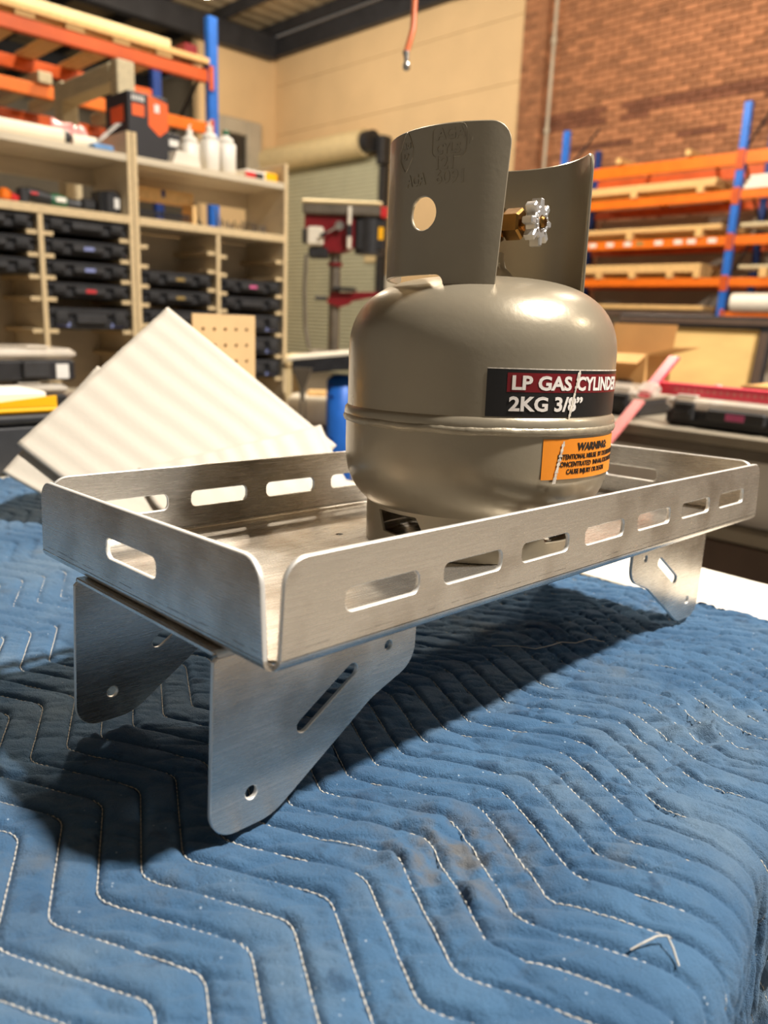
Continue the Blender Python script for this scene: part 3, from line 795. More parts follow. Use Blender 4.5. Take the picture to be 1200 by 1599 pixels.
# ================================================================== PLYWOOD SHELVING
SX = -3.24
def shelving(y0, y1, ym, label, runs):
    d, th = .36, .022
    u = thing('shelving_unit', label, 'shelf', (SX, (y0 + y1) / 2, 0), 0); oy = (y0 + y1) / 2
    def pb(name, mt, x0, x1, a, b_, z0, z1, par=u): return B().cbox(x0 - SX if False else x0, x1, a - oy, b_ - oy, z0, z1, .0015).obj(name, mt, par)
    for a in (y0, y1 - th):
        sp = pb('side_panel', 'ply_face', -d, -.003, a, a + th, 0, 1.938)
        pb('edge_strip', 'ply_edge', -.003, 0, a, a + th, 0, 1.938, sp)
    dv = pb('divider', 'ply_face', -d + .01, -.003, ym - th / 2, ym + th / 2, .06, 1.546); pb('edge_strip', 'ply_edge', -.003, 0, ym - th / 2, ym + th / 2, .06, 1.546, dv)
    ms = pb('middle_shelf', 'ply_face', -d, -.003, y0 + th, y1 - th, 1.548, 1.583); pb('edge_strip', 'ply_edge', -.003, .002, y0 + th, y1 - th, 1.548, 1.583, ms)
    pb('top_shelf', 'ply_face', -d, -.004, y0 + th, y1 - th, 1.812, 1.842)
    pb('rear_rail', 'ply_face', -d + .002, -d + .02, y0 + th, y1 - th, 1.735, 1.810)
    pb('bottom_shelf', 'ply_face', -d, -.003, y0 + th, y1 - th, .06, .082)
    pb('back_panel', 'ply_face', -d + .001, -d + .009, y0 + th, y1 - th, .084, 1.546)
    for (a, b_, side), zs in runs.items():
        for z in zs:
            pb('runner', 'ply_edge', -d + .012, -.012, a, a + .045, z - .009, z + .009); pb('runner', 'ply_edge', -d + .012, -.012, b_ - .045, b_, z - .009, z + .009)
    return u
zr = [1.471, 1.380, 1.290, 1.200, 1.065, .960, .850, .740, .620]
zr3 = [1.456, 1.368, 1.279, 1.193, 1.100, .99, .88, .77, .66]
zr4 = [1.446, 1.358, 1.268, 1.182, 1.066, .952, .832, .71, .60]
shelving(.745, 1.600, 1.178, 'tall plywood shelving unit with cordless tools on its middle shelf', {(.767, 1.167, 0): zr, (1.189, 1.578, 0): zr})
shelving(1.604, 2.474, 2.046, 'tall plywood shelving unit with white jugs on its top shelf', {(1.626, 2.035, 0): zr3, (2.057, 2.452, 0): zr4})
RZ = RD(90)
cx = SX - .012
lst = [('n', .967, zr[0], 'black organiser case on the top runners beside the empty slots'), ('n', .967, zr[1], 'black organiser case, second down above the empty slots'), ('n', .967, zr[2], 'black organiser case, lowest above the empty slots'),
       ('n', 1.3835, zr[0], 'black organiser case under the cordless tools, topmost of five'), ('b', 1.3835, zr[1], 'black organiser case with pale blue sticker, second of five'), ('b', 1.3835, zr[2], 'black organiser case with pale blue sticker, third of five'),
       ('r', 1.3835, zr[3], 'black organiser case with red and white sticker on its handle'), ('t', 1.3835, zr[4], 'deep black organiser case with two blue stickers below its latches'),
       ('y', 1.8305, zr3[2], 'black organiser case with ochre sticker, below two empty slots'), ('y', 1.8305, zr3[3], 'black organiser case with ochre sticker, directly under its twin'), ('n', 1.8305, zr3[4], 'plain black organiser case below two with ochre stickers'),
       ('p', 2.2545, zr4[2], 'black organiser case with pink sticker on its handle'), ('n', 2.2545, zr4[3], 'black organiser case directly under the one with the pink sticker'), ('t', 2.2545, zr4[4], 'deep black organiser case, third down behind the pegboard piece'),
       ('t', 2.2545, zr4[5], 'deep black organiser case, fourth down behind the pegboard piece'), ('t', 2.2545, zr4[6], 'deep black organiser case, lowest behind the pegboard piece')]
for key, y, z, lab in lst: put_case(key, (cx, y, z + .009), RZ, lab)

# things on the middle shelves
def rotY(o, rz): o.rotation_euler = (0, 0, rz)
MS = 1.5835
g = thing('angle_driver', 'black and green cordless angle driver lying on the plywood shelf', 'power tool', (SX - .13, 1.290, MS), RZ); g.scale = (.75, 1, 1)
B().tube([(-.15, 0, .052), (-.09, 0, .048), (-.02, 0, .040)], [.026, .028, .026], 12).obj('handle_grip', 'plastic', g, 40)
B().tube([(-.02, 0, .040), (.02, 0, .037), (.07, 0, .033)], [.026, .031, .027], 12).obj('motor_housing', 'green', g, 40)
B().cbox(.0, .06, -.034, -.028, .03, .05, .002).obj('grey_plate', 'white', g)
B().tube([(.07, 0, .033), (.12, 0, .031), (.15, 0, .03)], [.024, .022, .026], 12).obj('gear_head', 'plastic_g', g, 40)
B().cbox(-.20, -.15, -.03, .03, .001, .072, .008).obj('battery_pack', 'plastic', g)
B().box(-.14, -.10, -.030, -.028, .048, .058).obj('red_stripe', 'sticker_r', g)
g = thing('work_light', 'black cordless work light with white sticker beside the shelf upright', 'lamp', (SX - .12, 1.527, MS), RZ)
B().cbox(-.028, .05, -.05, .05, .001, .105, .014).obj('lamp_body', 'plastic', g)
for k in range(3): B().cbox(-.034 - .008 * k, -.029 - .008 * k, -.045, .045, .006, .098, .003).obj('cooling_fin', 'plastic_g', g)
B().cbox(-.12, -.055, -.025, .025, .012, .062, .01).obj('grip', 'plastic', g)
B().cbox(.015, .04, -.053, -.0505, .03, .075, .001).obj('white_sticker', 'sticker_w', g)
g = thing('cordless_drill', 'red and black cordless drill lying beside the black angle driver', 'power tool', (SX - .12, 1.036, MS), RZ)
B().cbox(-.11, .02, -.03, .03, .03, .095, .012).obj('drill_body', 'plastic', g)
B().cbox(.022, .07, -.024, .024, .008, .060, .012).obj('chuck_guard', 'orange', g); B().tube([(.07, 0, .03), (.10, 0, .022)], [.018, .012], 10).obj('chuck', 'red', g)
B().cbox(-.07, -.03, -.02, .02, .001, .03, .008).obj('grip', 'plastic', g)
# pine frame rack with small cutters, second unit
g = thing('bit_rack', 'open pine rack holding a row of small router cutters', 'rack', (SX - .20, 1.86, MS), RZ)
B().cbox(-.205, -.175, -.05, .06, .001, .20, .002).obj('rack_end', 'pine', g)
B().cbox(-.175, .16, -.02, .06, .105, .165, .002).obj('rack_shelf', 'pine', g); B().cbox(-.175, .16, -.05, .06, .001, .012, .002).obj('rack_base', 'pine', g)
B().cbox(.135, .16, -.05, .055, .0125, .1045, .002).obj('rack_end', 'pine', g)
B().cbox(-.02, .0, -.022, -.0205, .125, .16, .001).obj('dark_clip', 'blue_d', g)
for k in range(22):
    q = B(); x = -.165 + k * .0135; q.cyl((x, -.035, .013), (x, -.035, .040), .0035, 6).cyl((x, -.035, .041), (x, -.035, .056), .0055, 6); q.obj('router_cutter', 'steel_d', g)
g = thing('bit_holder', 'low timber block with a row of drill bits standing in it', 'tool holder', (SX - .15, 2.29, MS), RZ)
B().cbox(-.15, .155, -.03, .03, .001, .014, .002).obj('block', 'pine', g)
for k in range(20):
    x = -.135 + k * .0145; h = .025 + .03 * random.random() if k < 11 else .03 + .018 * ((19 - k) / 9) + .01 * random.random()
    B().cyl((x, random.uniform(-.015, .015), .0145), (x, 0, .0145 + h), .0032, 6).obj('drill_bit', 'steel_d', g)
g = B().tube([(-.0, 0, .001), (-.004, 0, .06), (-.018, 0, .10)], [.007, .005, .003], 8).obj('pliers', 'plastic', None, 40, (SX - .10, 2.105, MS)); tag(g, 'black handled pick standing between the cutter rack and the drill bits', 'tool')
# things on the top shelves
TS = 1.8425
g = thing('cardboard_tube', 'long cream cardboard tube with black end cap on top of the shelving', 'tube', (SX - .11, 1.10, TS + .036), RZ)
B().tube([(-.328, 0, 0), (.235, 0, 0)], .035, 24).obj('tube_wall', 'tube', g, 40)
B().tube([(.236, 0, 0), (.262, 0, 0)], [.036, .034], 24).obj('end_cap', 'plastic', g, 40)
tag(B().tube([(-.0, 0, .0), (.10, 0, .0)], .031, 20).obj('white_roll', 'tube', None, 40, (SX - .125, 1.385, TS + .031)), 'short white roll lying behind the cardboard tube', 'roll').rotation_euler = (0, 0, RD(80))
def crumple(name, mt, pts, label, cat, loc, seed=0, n=10, amp=.012, th=.002):
    """soft crumpled sheet through a 2x2 corner grid"""
    a, b_, c, d = [Vector(p) for p in pts]; vs = []; fs = []
    for i in range(n + 1):
        for j in range(n + 1):
            u, v = i / n, j / n; p = a.lerp(b_, u).lerp(d.lerp(c, u), v)
            e = Vector((noise.noise(Vector((u * 3, v * 3, seed))), noise.noise(Vector((u * 3, v * 3, seed + 5))), noise.noise(Vector((u * 4, v * 4, seed + 9))))) * amp
            p = p + e; p.z = max(p.z, .0015); vs.append(p)      # lies on its shelf
    for i in range(n):
        for j in range(n): fs.append((i * (n + 1) + j, (i + 1) * (n + 1) + j, (i + 1) * (n + 1) + j + 1, i * (n + 1) + j + 1))
    o = B().add(vs, fs).obj(name, mt, None, 40, loc); md = o.modifiers.new('s', 'SOLIDIFY'); md.thickness = th
    return tag(o, label, cat)
crumple('plastic_bag', 'pinkbag', [(-.02, -.11, .008), (-.02, .09, .008), (-.12, .09, .135), (-.12, -.07, .15)], 'crumpled pink plastic bag on top of the shelving', 'bag', (SX - .185, 1.44, TS), 3, 12, .022)
crumple('plastic_packet', 'film', [(.045, -.045, .025), (-.012, -.045, .025), (-.03, .071, .132), (.035, .071, .126)], 'clear plastic packet leaning against the shelf upright', 'packet', (SX - .06, 1.50, TS), 8, 10, .006)
tag(B().cbox(-.030, .03, -.045, .045, .0, .022, .003).obj('blue_carton', 'bluecard', None, None, (SX - .035, 1.475, TS)), 'small flat blue carton at the front of the top shelf', 'carton')
g = thing('power_tool_carton', 'large orange and black printed power tool carton on the shelving', 'carton', (SX - .19, 1.745, TS), RZ)
B().cbox(-.115, .085, -.11, .11, .001, .285, .003).obj('carton_body', 'carton_d', g)
vs = [(-.015, .283), (.084, .262), (.084, .15), (.04, .115), (-.015, .155)]
B().prism(vs, 0, .0012, Matrix.Translation((0, -.1101, 0)) @ Matrix.Rotation(pi / 2, 4, 'X')).obj('orange_panel', 'carton_o', g)
B().box(-.1165, -.1152, -.07, .06, .16, .23).obj('orange_logo', 'carton_o', g); B().box(-.095, -.035, -.1125, -.1103, .185, .235).obj('orange_logo', 'carton_o', g)
for k in range(5): B().box(-.095 + .013 * k, -.087 + .013 * k, -.1125, -.1103, .248, .27).obj('white_print', 'sticker_w', g)
B().box(.015, .04, -.1135, -.1118, .215, .25).obj('white_print', 'sticker_w', g)
g = thing('display_panel', 'black panel with two bright white bars on the shelf beside the carton', 'panel', (SX - .25, 1.92, TS), RZ)
B().cbox(-.06, .07, -.01, .03, .001, .18, .004).obj('panel_body', 'carton_d', g)
for x in (-.035, .025): B().cbox(x - .022, x + .030, -.013, -.0105, .118, .15, .002).obj('white_bar', 'sticker_w', g)
tag(B().prism([(-.08, .001), (.07, .001), (.06, .05), (-.055, .062)], -.08, .08, Matrix.Rotation(pi / 2, 4, 'X')).obj('white_carton', 'white_m', None, None, (SX - .10, 1.895, TS)), 'low white carton in front of the power tool box', 'carton').rotation_euler = (0, 0, RZ)
for i, (y, x, h, cap, lab) in enumerate(((1.995, .17, .18, 'white', 'white plastic jug standing behind two taller jugs'), (2.065, .10, .20, 'white', 'white plastic jug with white nozzle, middle of the jugs'), (2.150, .085, .195, 'green', 'white plastic jug with green cap beside the middle jug'), (2.215, .19, .20, 'white', 'white plastic jug with brown label behind the green capped jug'))):
    g = thing('plastic_jug', lab, 'jug', (SX - x, y, TS), RZ, 'white jugs on the top shelf')
    w2 = .040
    B().cbox(-w2, w2, -.042, .042, .001, h * .80, .014).obj('jug_body', 'white', g, 50)
    B().lathe([(.039, h * .795), (.034, h * .87), (.018, h * .92), (.015, h * .95)], 16).obj('shoulder', 'white', g, 50)
    B().lathe([(.0005, h * 1.08), (.012, h * 1.08), (.0165, h * 1.06), (.0165, h * .955), (.0005, h * .955)], 14).obj('cap', cap, g, 40)
    if i in (0, 1): B().tube([(0, 0, h * 1.085), (0, 0, h * 1.18), (.01, 0, h * 1.22)], [.006, .004, .002], 8).obj('nozzle', 'white', g)
    if i == 3: B().box(w2 + .0002, w2 + .0012, -.028, .028, .02, h * .66).obj('brown_label', 'card', g)
g = thing('foil_box', 'white flat box with red and black end on the top shelf', 'box', (SX - .09, 2.30, TS), RZ)
B().cbox(-.06, .10, -.045, .045, .001, .042, .003).obj('box_body', 'white', g); B().box(-.062, .0, -.0465, -.0455, .004, .032).obj('red_print', 'red', g); B().box(.001, .05, -.0465, -.0455, .004, .032).obj('black_print', 'lab_black', g)
tag(B().cbox(-.045, .035, -.03, .03, .001, .045, .006).obj('yellow_case', 'yellow', None, None, (SX - .07, 2.405, TS)), 'small yellow case at the end of the top shelf', 'case').rotation_euler = (0, 0, RZ)

# ================================================================== PALLET RACKS
def rack(label, name, ups, X0, X1, zt, fronts, along='X', spans=None):
    """ups: positions along the rack; X0/X1 = front and rear plane"""
    g = thing(name, label, 'rack', (0, 0, 0))
    P = (lambda a, d, z: (a, d, z)) if along == 'X' else (lambda a, d, z: (d, a, z))
    def bx(nm, mt, a0, a1, d0, d1, z0, z1, par=g):
        p, q = P(a0, d0, z0), P(a1, d1, z1); lo = [min(x, y) for x, y in zip(p, q)]; hi = [max(x, y) for x, y in zip(p, q)]
        return B().cbox(lo[0], hi[0], lo[1], hi[1], lo[2], hi[2], .006).obj(nm, mt, par)
    for a in ups:
        bx('upright', 'blue', a - .045, a + .045, X0 - .035, X0 + .035, 0, zt)
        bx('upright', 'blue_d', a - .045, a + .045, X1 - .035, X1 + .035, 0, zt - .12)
        zs = np.arange(.3, zt - .5, .75); sgn = 1
        for k, z in enumerate(zs):
            e0, e1 = (X0, X1) if k % 2 == 0 else (X1, X0)
            B().tube([P(a, e0 + (.04 if e1 > e0 else -.04), z), P(a, e1 - (.04 if e1 > e0 else -.04), z + .7)], .018, 6).obj('brace', 'steel_d', g)
    for i in range(len(ups) - 1):
        for (z0, z1, mt, both) in fronts:
            if spans and (i, z0) in spans: continue
            a0, a1 = ups[i] + .047, ups[i + 1] - .047
            s0 = -1 if X1 > X0 else 1
            for d, m2 in ((X0, mt), (X1, 'orange_d')):  # rear beams take the darker orange, their shade put into colour
                bm_ = bx('beam', m2, a0, a1, d - .025, d + .025, z0, z1)
                for a in (a0, a1): bx('beam_connector', 'orange_d', a - (.046 if a == a0 else 0), a + (0 if a == a0 else .046), d + s0 * .040 * (1 if d == X0 else -1) - .004, d + s0 * .040 * (1 if d == X0 else -1) + .004, z0 - .06, z1 + .03, bm_)
    return g
RY = 9.8
rk = rack('blue and orange pallet rack stacked with timber in front of the brick wall', 'pallet_rack', [-6.49, -4.0, -1.5], RY, RY + .85, 3.83,
          [(3.14, 3.285, 'orange', 1), (2.75, 2.86, 'orange', 1), (2.225, 2.335, 'orange', 1), (1.745, 1.845, 'orange', 1), (1.33, 1.44, 'orange', 1)], 'X', {(0, 1.33)})
for x in (-5.62, -4.66): 
    B().cbox(x - .02, x + .02, RY - .02, RY + .86, 3.286, 3.31, .003).obj('cross_bar', 'steel_d', rk)
    B().cbox(x - .035, x + .035, RY - .05, RY + .45, 3.31, 3.38, .004).obj('timber_bearer', 'pine_y', rk)
for i in range(8):   # white price tags on one beam
    B().box(-5.95 + i * .235 + (.03 * (i % 3)), -5.84 + i * .235 + (.03 * (i % 3)), RY - .0285, RY - .0262, 2.262, 2.315).obj('paper_tag', 'sticker_w' if i != 3 else 'sticker_y', rk)
S(B().cbox(-6.4, -1.6, RY + .96, RY + .985, .5, 2.72, .004).obj('trim_2', 'greypanel'))
ORD = ['first', 'second', 'third', 'fourth']
def boards(zs, x0, x1, blocks, lab, zb, mt='pine', ys=(0, .25, .5), th=.04, pieces=1):
    for k, x in enumerate(blocks):
        o = B().cbox(x - .045, x + .045, RY - .0452, RY + .88, zb + .001, zs - .001, .004).obj('timber_bearer', 'pine_y'); tag(o, '%s pine bearer from the blue upright, %s' % (ORD[len(blocks) - 1 - k], lab), 'timber', 'pine bearers on the rack beams')
    for j, y in enumerate(ys):
        for p in range(pieces):
            dx = random.uniform(-.06, .06)
            o = B().cbox(x0 + dx, x1 + dx * .5, RY - .04 + y, RY - .04 + y + .23, zs + p * (th + .001), zs + p * (th + .001) + th, .004).obj('timber_board', mt)
            tag(o, '%s pine board in the %s row on the rack, %s' % (('upper', 'lower')[p == 0], ('front', 'middle', 'rear')[j], lab) if pieces > 1 else 'single board, %s row, %s' % (('front', 'rear')[j], lab), 'timber', 'boards on the pallet rack')
boards(2.93, -6.38, -4.28, (-5.35, -4.45), 'above the second highest beam', 2.86, 'pine', (0, .26, .52), .045, 2)
boards(2.425, -6.38, -4.10, (-5.35, -4.40), 'above the beam with paper tags', 2.335, 'pine', (0, .3, .6), .028, 2)
boards(1.92, -6.38, -4.30, (-5.75, -5.25, -4.72, -4.36), 'above the lowest beam', 1.845, 'pine', (0, .28, .56), .05, 2)
S(B().cbox(-6.42, -4.08, RY - .02, RY + .83, 1.36, 1.43, .004).obj('trim_3', 'bench_dk'))
boards(1.455, -6.38, -4.2, (), 'on the dark lowest shelf', 1.44, 'pine', (0, .3), .05, 1)
boards(2.43, -3.86, -1.7, (-3.35,), 'right of the blue upright above the paper tags', 2.335, 'pale_timber', (0, .3), .045, 1)
boards(1.95, -3.86, -1.7, (-3.55,), 'right of the blue upright above the lowest beam', 1.845, 'pale_timber', (0, .3), .04, 1)
for k in range(3): tag(B().cbox(-3.92 + .03 * k, -1.7, RY - .03, RY + .6, 2.862 + .05 * k, 2.909 + .05 * k, .004).obj('laminate_sheet', 'white'), 'white laminate sheet, %s of three stacked on the rack' % ('bottom', 'middle', 'top')[k], 'sheet', 'white panels on the rack')
wrl = thing('white_roll', 'thick roll of white foam on the rack under the pale boards', 'roll', (-3.86, RY - .02, 1.552 - .0))
B().tube([(0, 0, 0), (1.9, 0, 0)], .11, 24).obj('roll_body', 'white', wrl, 40)
spi = [(-.004, .10 * (1 - a / 26) * cos(a * .7), .10 * (1 - a / 26) * sin(a * .7)) for a in range(24)]
B().tube(spi, .006, 5).obj('spiral_end', 'greypanel', wrl)
# the rack behind the shelving
lk = rack('blue and orange pallet rack standing behind the plywood shelving', 'pallet_rack', [.6, 3.76], -6.0, -6.95, 3.55, [(3.045, 3.145, 'orange_d', 1), (2.645, 2.735, 'orange', 1)], 'Y')
for k, y in enumerate(np.arange(.72, 3.6, .36)):
    o = B().cbox(-7.0, -5.97, y, y + .14, 3.147, 3.182, .003).obj('deck_board', 'pine', lk)
B().cbox(-6.04, -5.96, .7, 3.72, 3.183, 3.225, .003).obj('deck_board', 'pine_y', lk)
for i, (x, y0, y1, z0, z1, mt, lab) in enumerate(((-6.25, .7, 3.45, 3.23, 3.33, 'cream', 'long cream panel lying on top of the rack behind the shelving'), (-6.6, .7, 2.4, 3.23, 3.30, 'cream', 'shorter cream panel on the rack behind the long one'))):
    tag(B().cbox(x - .14, x + .14, y0, y1, z0, z1, .006).obj('cream_panel', mt), lab, 'panel')
tag(B().cbox(-6.15, -5.98, 3.5, 3.62, 3.2265, 3.30, .004).obj('offcut', 'maroon'), 'small dark red block at the end of the rack shelf', 'block')
for i, (y, z) in enumerate(((2.33, 2.737), (2.62, 2.737), (3.15, 2.737))):
    tag(B().cbox(-6.9, -5.93, y - .05, y + .05, z, z + .075, .004).obj('timber_bearer', 'pale_timber'), 'pale square timber across the far rack, ' + ('beside the pale timber stand', 'behind the power tool carton', 'beside the blue upright')[i], 'timber', 'timbers across the far rack')
# pale timber frame standing behind the shelving
g = thing('timber_stand', 'pale timber stand with post and top rail behind the shelving', 'stand', (-4.3, 1.77, 0))
B().cbox(-.05, .05, -.045, .045, 0, 2.34, .004).obj('post', 'pale_timber', g); B().cbox(.055, .62, -.05, .05, 2.235, 2.325, .004).obj('top_rail', 'pale_timber', g)
B().cbox(.625, .70, -.045, .045, 0, 2.33, .004).obj('post', 'pale_timber', g)
for y, mt, x in ((-.75, 'pale_timber', -.3), (-.35, 'steel_d', -.35)): B().cbox(x - .03, x + .03, y - .04, y + .04, 0, 2.2, .004).obj('post', mt, g)
for k, z in enumerate((1.62, 1.95)): B().cbox(-.42, -.33, -1.2, 1.2, z, z + .06, .004).obj('rail', 'pine_y', g)

# ================================================================== MACHINES AT THE BACK
mb = thing('machine_bench', 'low cream bench carrying the red drill press', 'bench', (-4.0, 3.6, 0), RD(45))
B().cbox(-.45, .55, -.3, .35, .84, .90, .006).obj('bench_top', 'cream', mb)
for x in (-.40, .50):
    for y in (-.25, .30): B().cbox(x - .03, x + .03, y - .03, y + .03, 0, .839, .004).obj('leg', 'cream', mb)
dp = thing('drill_press', 'maroon bench drill press with black motor and grey column', 'drill press', (-3.985, 3.45, .901), RD(45.3))
B().cbox(-.16, .16, -.16, .12, 0, .05, .01).obj('base', 'steel_g', dp)
B().cyl((0, 0, .05), (0, 0, .78), .038, 20).obj('column', 'steel_g', dp, 40)
B().cyl((0, 0, .615), (0, 0, .635), .052, 20).obj('column_collar', 'maroon', dp, 40)
hd = B().prism([(-.205, .83), (-.205, .93), (.13, .93), (.13, .74), (.05, .70), (-.07, .70), (-.10, .83)], -.10, .08, Matrix.Rotation(pi / 2, 4, 'X')).obj('head', 'maroon', dp)
bc = B().cbox(-.215, .30, -.12, .12, .935, 1.00, .008).obj('belt_cover', 'steel_g', dp); B().cbox(-.225, .31, -.125, .125, 1.001, 1.025, .008).obj('cover_lid', 'cream', bc)
B().cbox(-.185, -.075, -.13, .05, .735, .855, .012).obj('ribbed_guard', 'white_m', dp)
B().cbox(-.215, -.19, -.12, .0, .75, .84, .004).obj('switch_plate', 'steel_d', dp)
B().cbox(-.175, -.045, -.10, .06, .66, .725, .008).obj('depth_stop_block', 'steel_d', dp)
hb = B().cyl((.03, -.125, .865), (.03, -.10, .865), .03, 16).obj('feed_hub', 'chrome', dp, 40)
B().tube([(.03, -.13, .865), (-.05, -.15, .815)], .008, 8).obj('feed_lever', 'chrome', hb); B().tube([(-.05, -.15, .815), (-.09, -.155, .792)], .013, 8).obj('lever_grip', 'plastic', hb)
mo = B().tube([(.23, 0, .70), (.23, 0, .93)], .10, 20).obj('motor', 'plastic', dp, 40); B().cbox(.13, .33, -.09, .09, .71, .93, .02).obj('motor_casing', 'plastic', mo)
B().box(.29, .325, -.0925, -.0905, .79, .87).obj('yellow_sticker', 'yellow', mo); B().cbox(.30, .345, -.10, .0, .93, .995, .004).obj('red_sticker', 'red', mo)
B().cbox(.085, .11, -.14, -.12, .87, .985, .004).obj('pale_strap', 'white_m', dp); B().cbox(.085, .112, -.14, -.12, .72, .80, .004).obj('pale_strap', 'white_m', dp); B().cbox(.08, .118, -.145, -.118, .80, .87, .004).obj('strap_clip', 'steel_d', dp)
ta = B().prism([(-.05, .37), (-.02, .44), (.30, .455), (.32, .43), (.13, .39), (.10, .365), (.04, .345)], -.06, .06, Matrix.Rotation(pi / 2, 4, 'X')).obj('table_arm', 'maroon', dp)
B().cbox(-.01, .15, -.12, .12, .456, .475, .004).obj('work_table', 'steel_d', dp); B().cyl((-.05, -.02, .40), (-.13, -.04, .40), .014, 10).obj('crank_handle', 'plastic', ta)
B().tube([(-.19, -.08, .68), (-.20, -.09, .45), (-.19, -.10, .2), (-.16, -.11, .06)], .012, 8).obj('power_cable', 'steel_g', dp)
tag(B().cbox(-.2, .2, -.01, .0, -.2, .2, .004).obj('notice_board', 'cream', None, None, (-10.9 - .85, WY - .14, 2.5)), 'cream notice panel hung in front of the roller door', 'panel')
# grey machine table on a blue column
bm2 = thing('bench_machine', 'machine with light grey tilted table on a blue steel column', 'machine', (-3.11, 2.76, 0), RD(45))
B().cbox(-.075, .075, -.07, .07, .12, .86, .03).obj('column', 'blue', bm2, 50)
B().cbox(-.14, .14, -.14, .14, 0, .12, .02).obj('base', 'blue', bm2)
for z in (.80, .74, .50, .44): B().cyl((-.045, -.0715, z), (-.045, -.078, z), .012, 10).obj('bolt', 'blue_d', bm2, 40)
tbm = Matrix.Translation((-.06, 0, .93)) @ Matrix.Rotation(RD(-7), 4, 'Y')
B().cbox(-.22, .33, -.16, .2, .03, .05, .004, tbm).obj('table_plate', 'white_m', bm2); B().cbox(-.20, .33, -.158, .19, -.045, .028, .006, tbm).obj('table_skirt', 'steel_d', bm2)
fu = thing('funnel_stand', 'dull grey metal funnel on a thin wire stand', 'funnel', (-3.04, 2.43, 0), RD(45))
B().lathe([(.066, .905), (.064, .895), (.014, .80), (.012, .74), (.016, .74), (.020, .80), (.070, .905)], 4, Matrix.Rotation(RD(45), 4, 'Z')).obj('funnel_cone', 'steel_g', fu)
for a in range(3): B().tube([(.014 * cos(a * 2.1), .014 * sin(a * 2.1), .74), (.03 * cos(a * 2.1), .03 * sin(a * 2.1), .45), (.12 * cos(a * 2.1), .12 * sin(a * 2.1), 0)], .006, 6).obj('leg', 'steel_g', fu)
wc = thing('storage_bench', 'dark bench holding a white bin and small offcuts', 'bench', (-3.60, 3.02, 0), RD(45))
B().cbox(-.30, .30, -.15, .25, .46, .50, .004).obj('bench_top', 'bench_dk', wc)
for x in (-.27, .27):
    for y in (-.12, .22): B().cbox(x - .025, x + .025, y - .025, y + .025, 0, .459, .004).obj('leg', 'bench_dk', wc)
tag(B().cbox(-.20, .20, -.12, .16, .501, .685, .02).obj('white_bin', 'white_m', None, 50, (-3.60, 3.02, 0)), 'wide white bin with rounded corners on the dark bench', 'bin').rotation_euler = (0, 0, RD(45))
tag(B().cbox(-.08, .20, -.05, .1, .686, .715, .003).obj('offcut', 'pine', None, None, (-3.60, 3.02, 0)), 'pale timber offcut lying across the white bin', 'timber').rotation_euler = (0, 0, RD(45))
wx = thing('wooden_box', 'small wooden box with dark opening beside the shelving end', 'box', (-4.18, 2.98, 0), RD(45))
B().cbox(-.10, .10, -.08, .1, .0, .90, .004).obj('pedestal', 'bench_dk', wx); B().cbox(-.09, .09, -.08, .09, .901, 1.03, .004).obj('box_body', 'pine', wx); B().cbox(-.09, -.05, -.084, -.0805, .93, 1.01, .002).obj('dark_opening', 'plastic', wx)

# ================================================================== RIGHT: SECOND BENCH AND WHAT STANDS ON IT
b2 = thing('side_bench', 'grey topped side bench with a lower shelf, behind the white sheet', 'bench', (0, 0, 0))
B().cbox(-1.75, .55, 1.955, 2.95, .868, .8985, .003).obj('bench_top', 'bench', b2); B().cbox(-1.75, .55, 1.965, 1.985, .835, .867, .003).obj('front_rail', 'steel_g', b2)
B().cbox(-1.7, .5, 1.98, 2.9, .60, .64, .004).obj('lower_shelf', 'bench', b2); B().cbox(-1.7, .5, 1.975, 1.995, .50, .598, .003).obj('shelf_apron', 'bench_dk', b2)
for x in (-1.68, .48):
    for y in (2.02, 2.86): B().cbox(x - .03, x + .03, y - .03, y + .03, 0, .867, .004).obj('leg', 'steel_g', b2)
tag(B().cbox(-1.5, .10, 2.03, 2.5, .642, .83, .004).obj('white_carton', 'white'), 'wide white carton on the lower shelf of the side bench', 'carton')
BC = .899
CASE.clear()
cc = case_proto('c', .44, .32, .084, True, 'sticker_p', '', None)
tag(cc, 'black organiser case with clear lid and pink sticker on the side bench', 'case'); cc.location = (-.60, 2.03, BC); cc.rotation_euler = (0, 0, RD(-3))
c2 = dup(cc, (-1.16, 2.10, BC), RD(2), 'black organiser case with clear lid beside the open cardboard box')
g = thing('open_cardboard_box', 'open brown cardboard box with raised flaps on the side bench', 'box', (-1.29, 2.64, BC), RD(6))
def slab(a, b_, c, d, name, mt, par, th=(0, .004, 0)):
    q = [Vector(p) for p in (a, b_, c, d)]; o = Vector(th); vs = q + [p + o for p in q]
    return B().add(vs, [(0, 1, 2, 3), (7, 6, 5, 4), (0, 4, 5, 1), (2, 6, 7, 3), (0, 3, 7, 4), (1, 5, 6, 2)]).obj(name, mt, par)
for (x0, x1, y0, y1) in ((-.13, .13, -.13, -.126), (-.13, .13, .126, .13), (-.13, -.126, -.125, .125), (.126, .13, -.125, .125)): B().box(x0, x1, y0, y1, .0, .18).obj('box_side', 'card', g)
B().box(-.125, .125, -.125, .125, .001, .005).obj('box_base', 'card', g)
slab((-.13, .13, .181), (.13, .13, .181), (.13, .15, .295), (-.13, .15, .295), 'box_flap', 'card', g)
slab((.13, -.12, .181), (.13, .12, .181), (.235, .12, .212), (.235, -.12, .212), 'box_flap', 'card', g, (0, 0, .004))
slab((-.13, -.13, .181), (.13, -.13, .181), (.13, -.215, .150), (-.13, -.215, .150), 'box_flap', 'card', g, (0, 0, .004))
B().box(.03, .09, -.1315, -.1305, .06, .09).obj('dark_print', 'bench_dk', g)
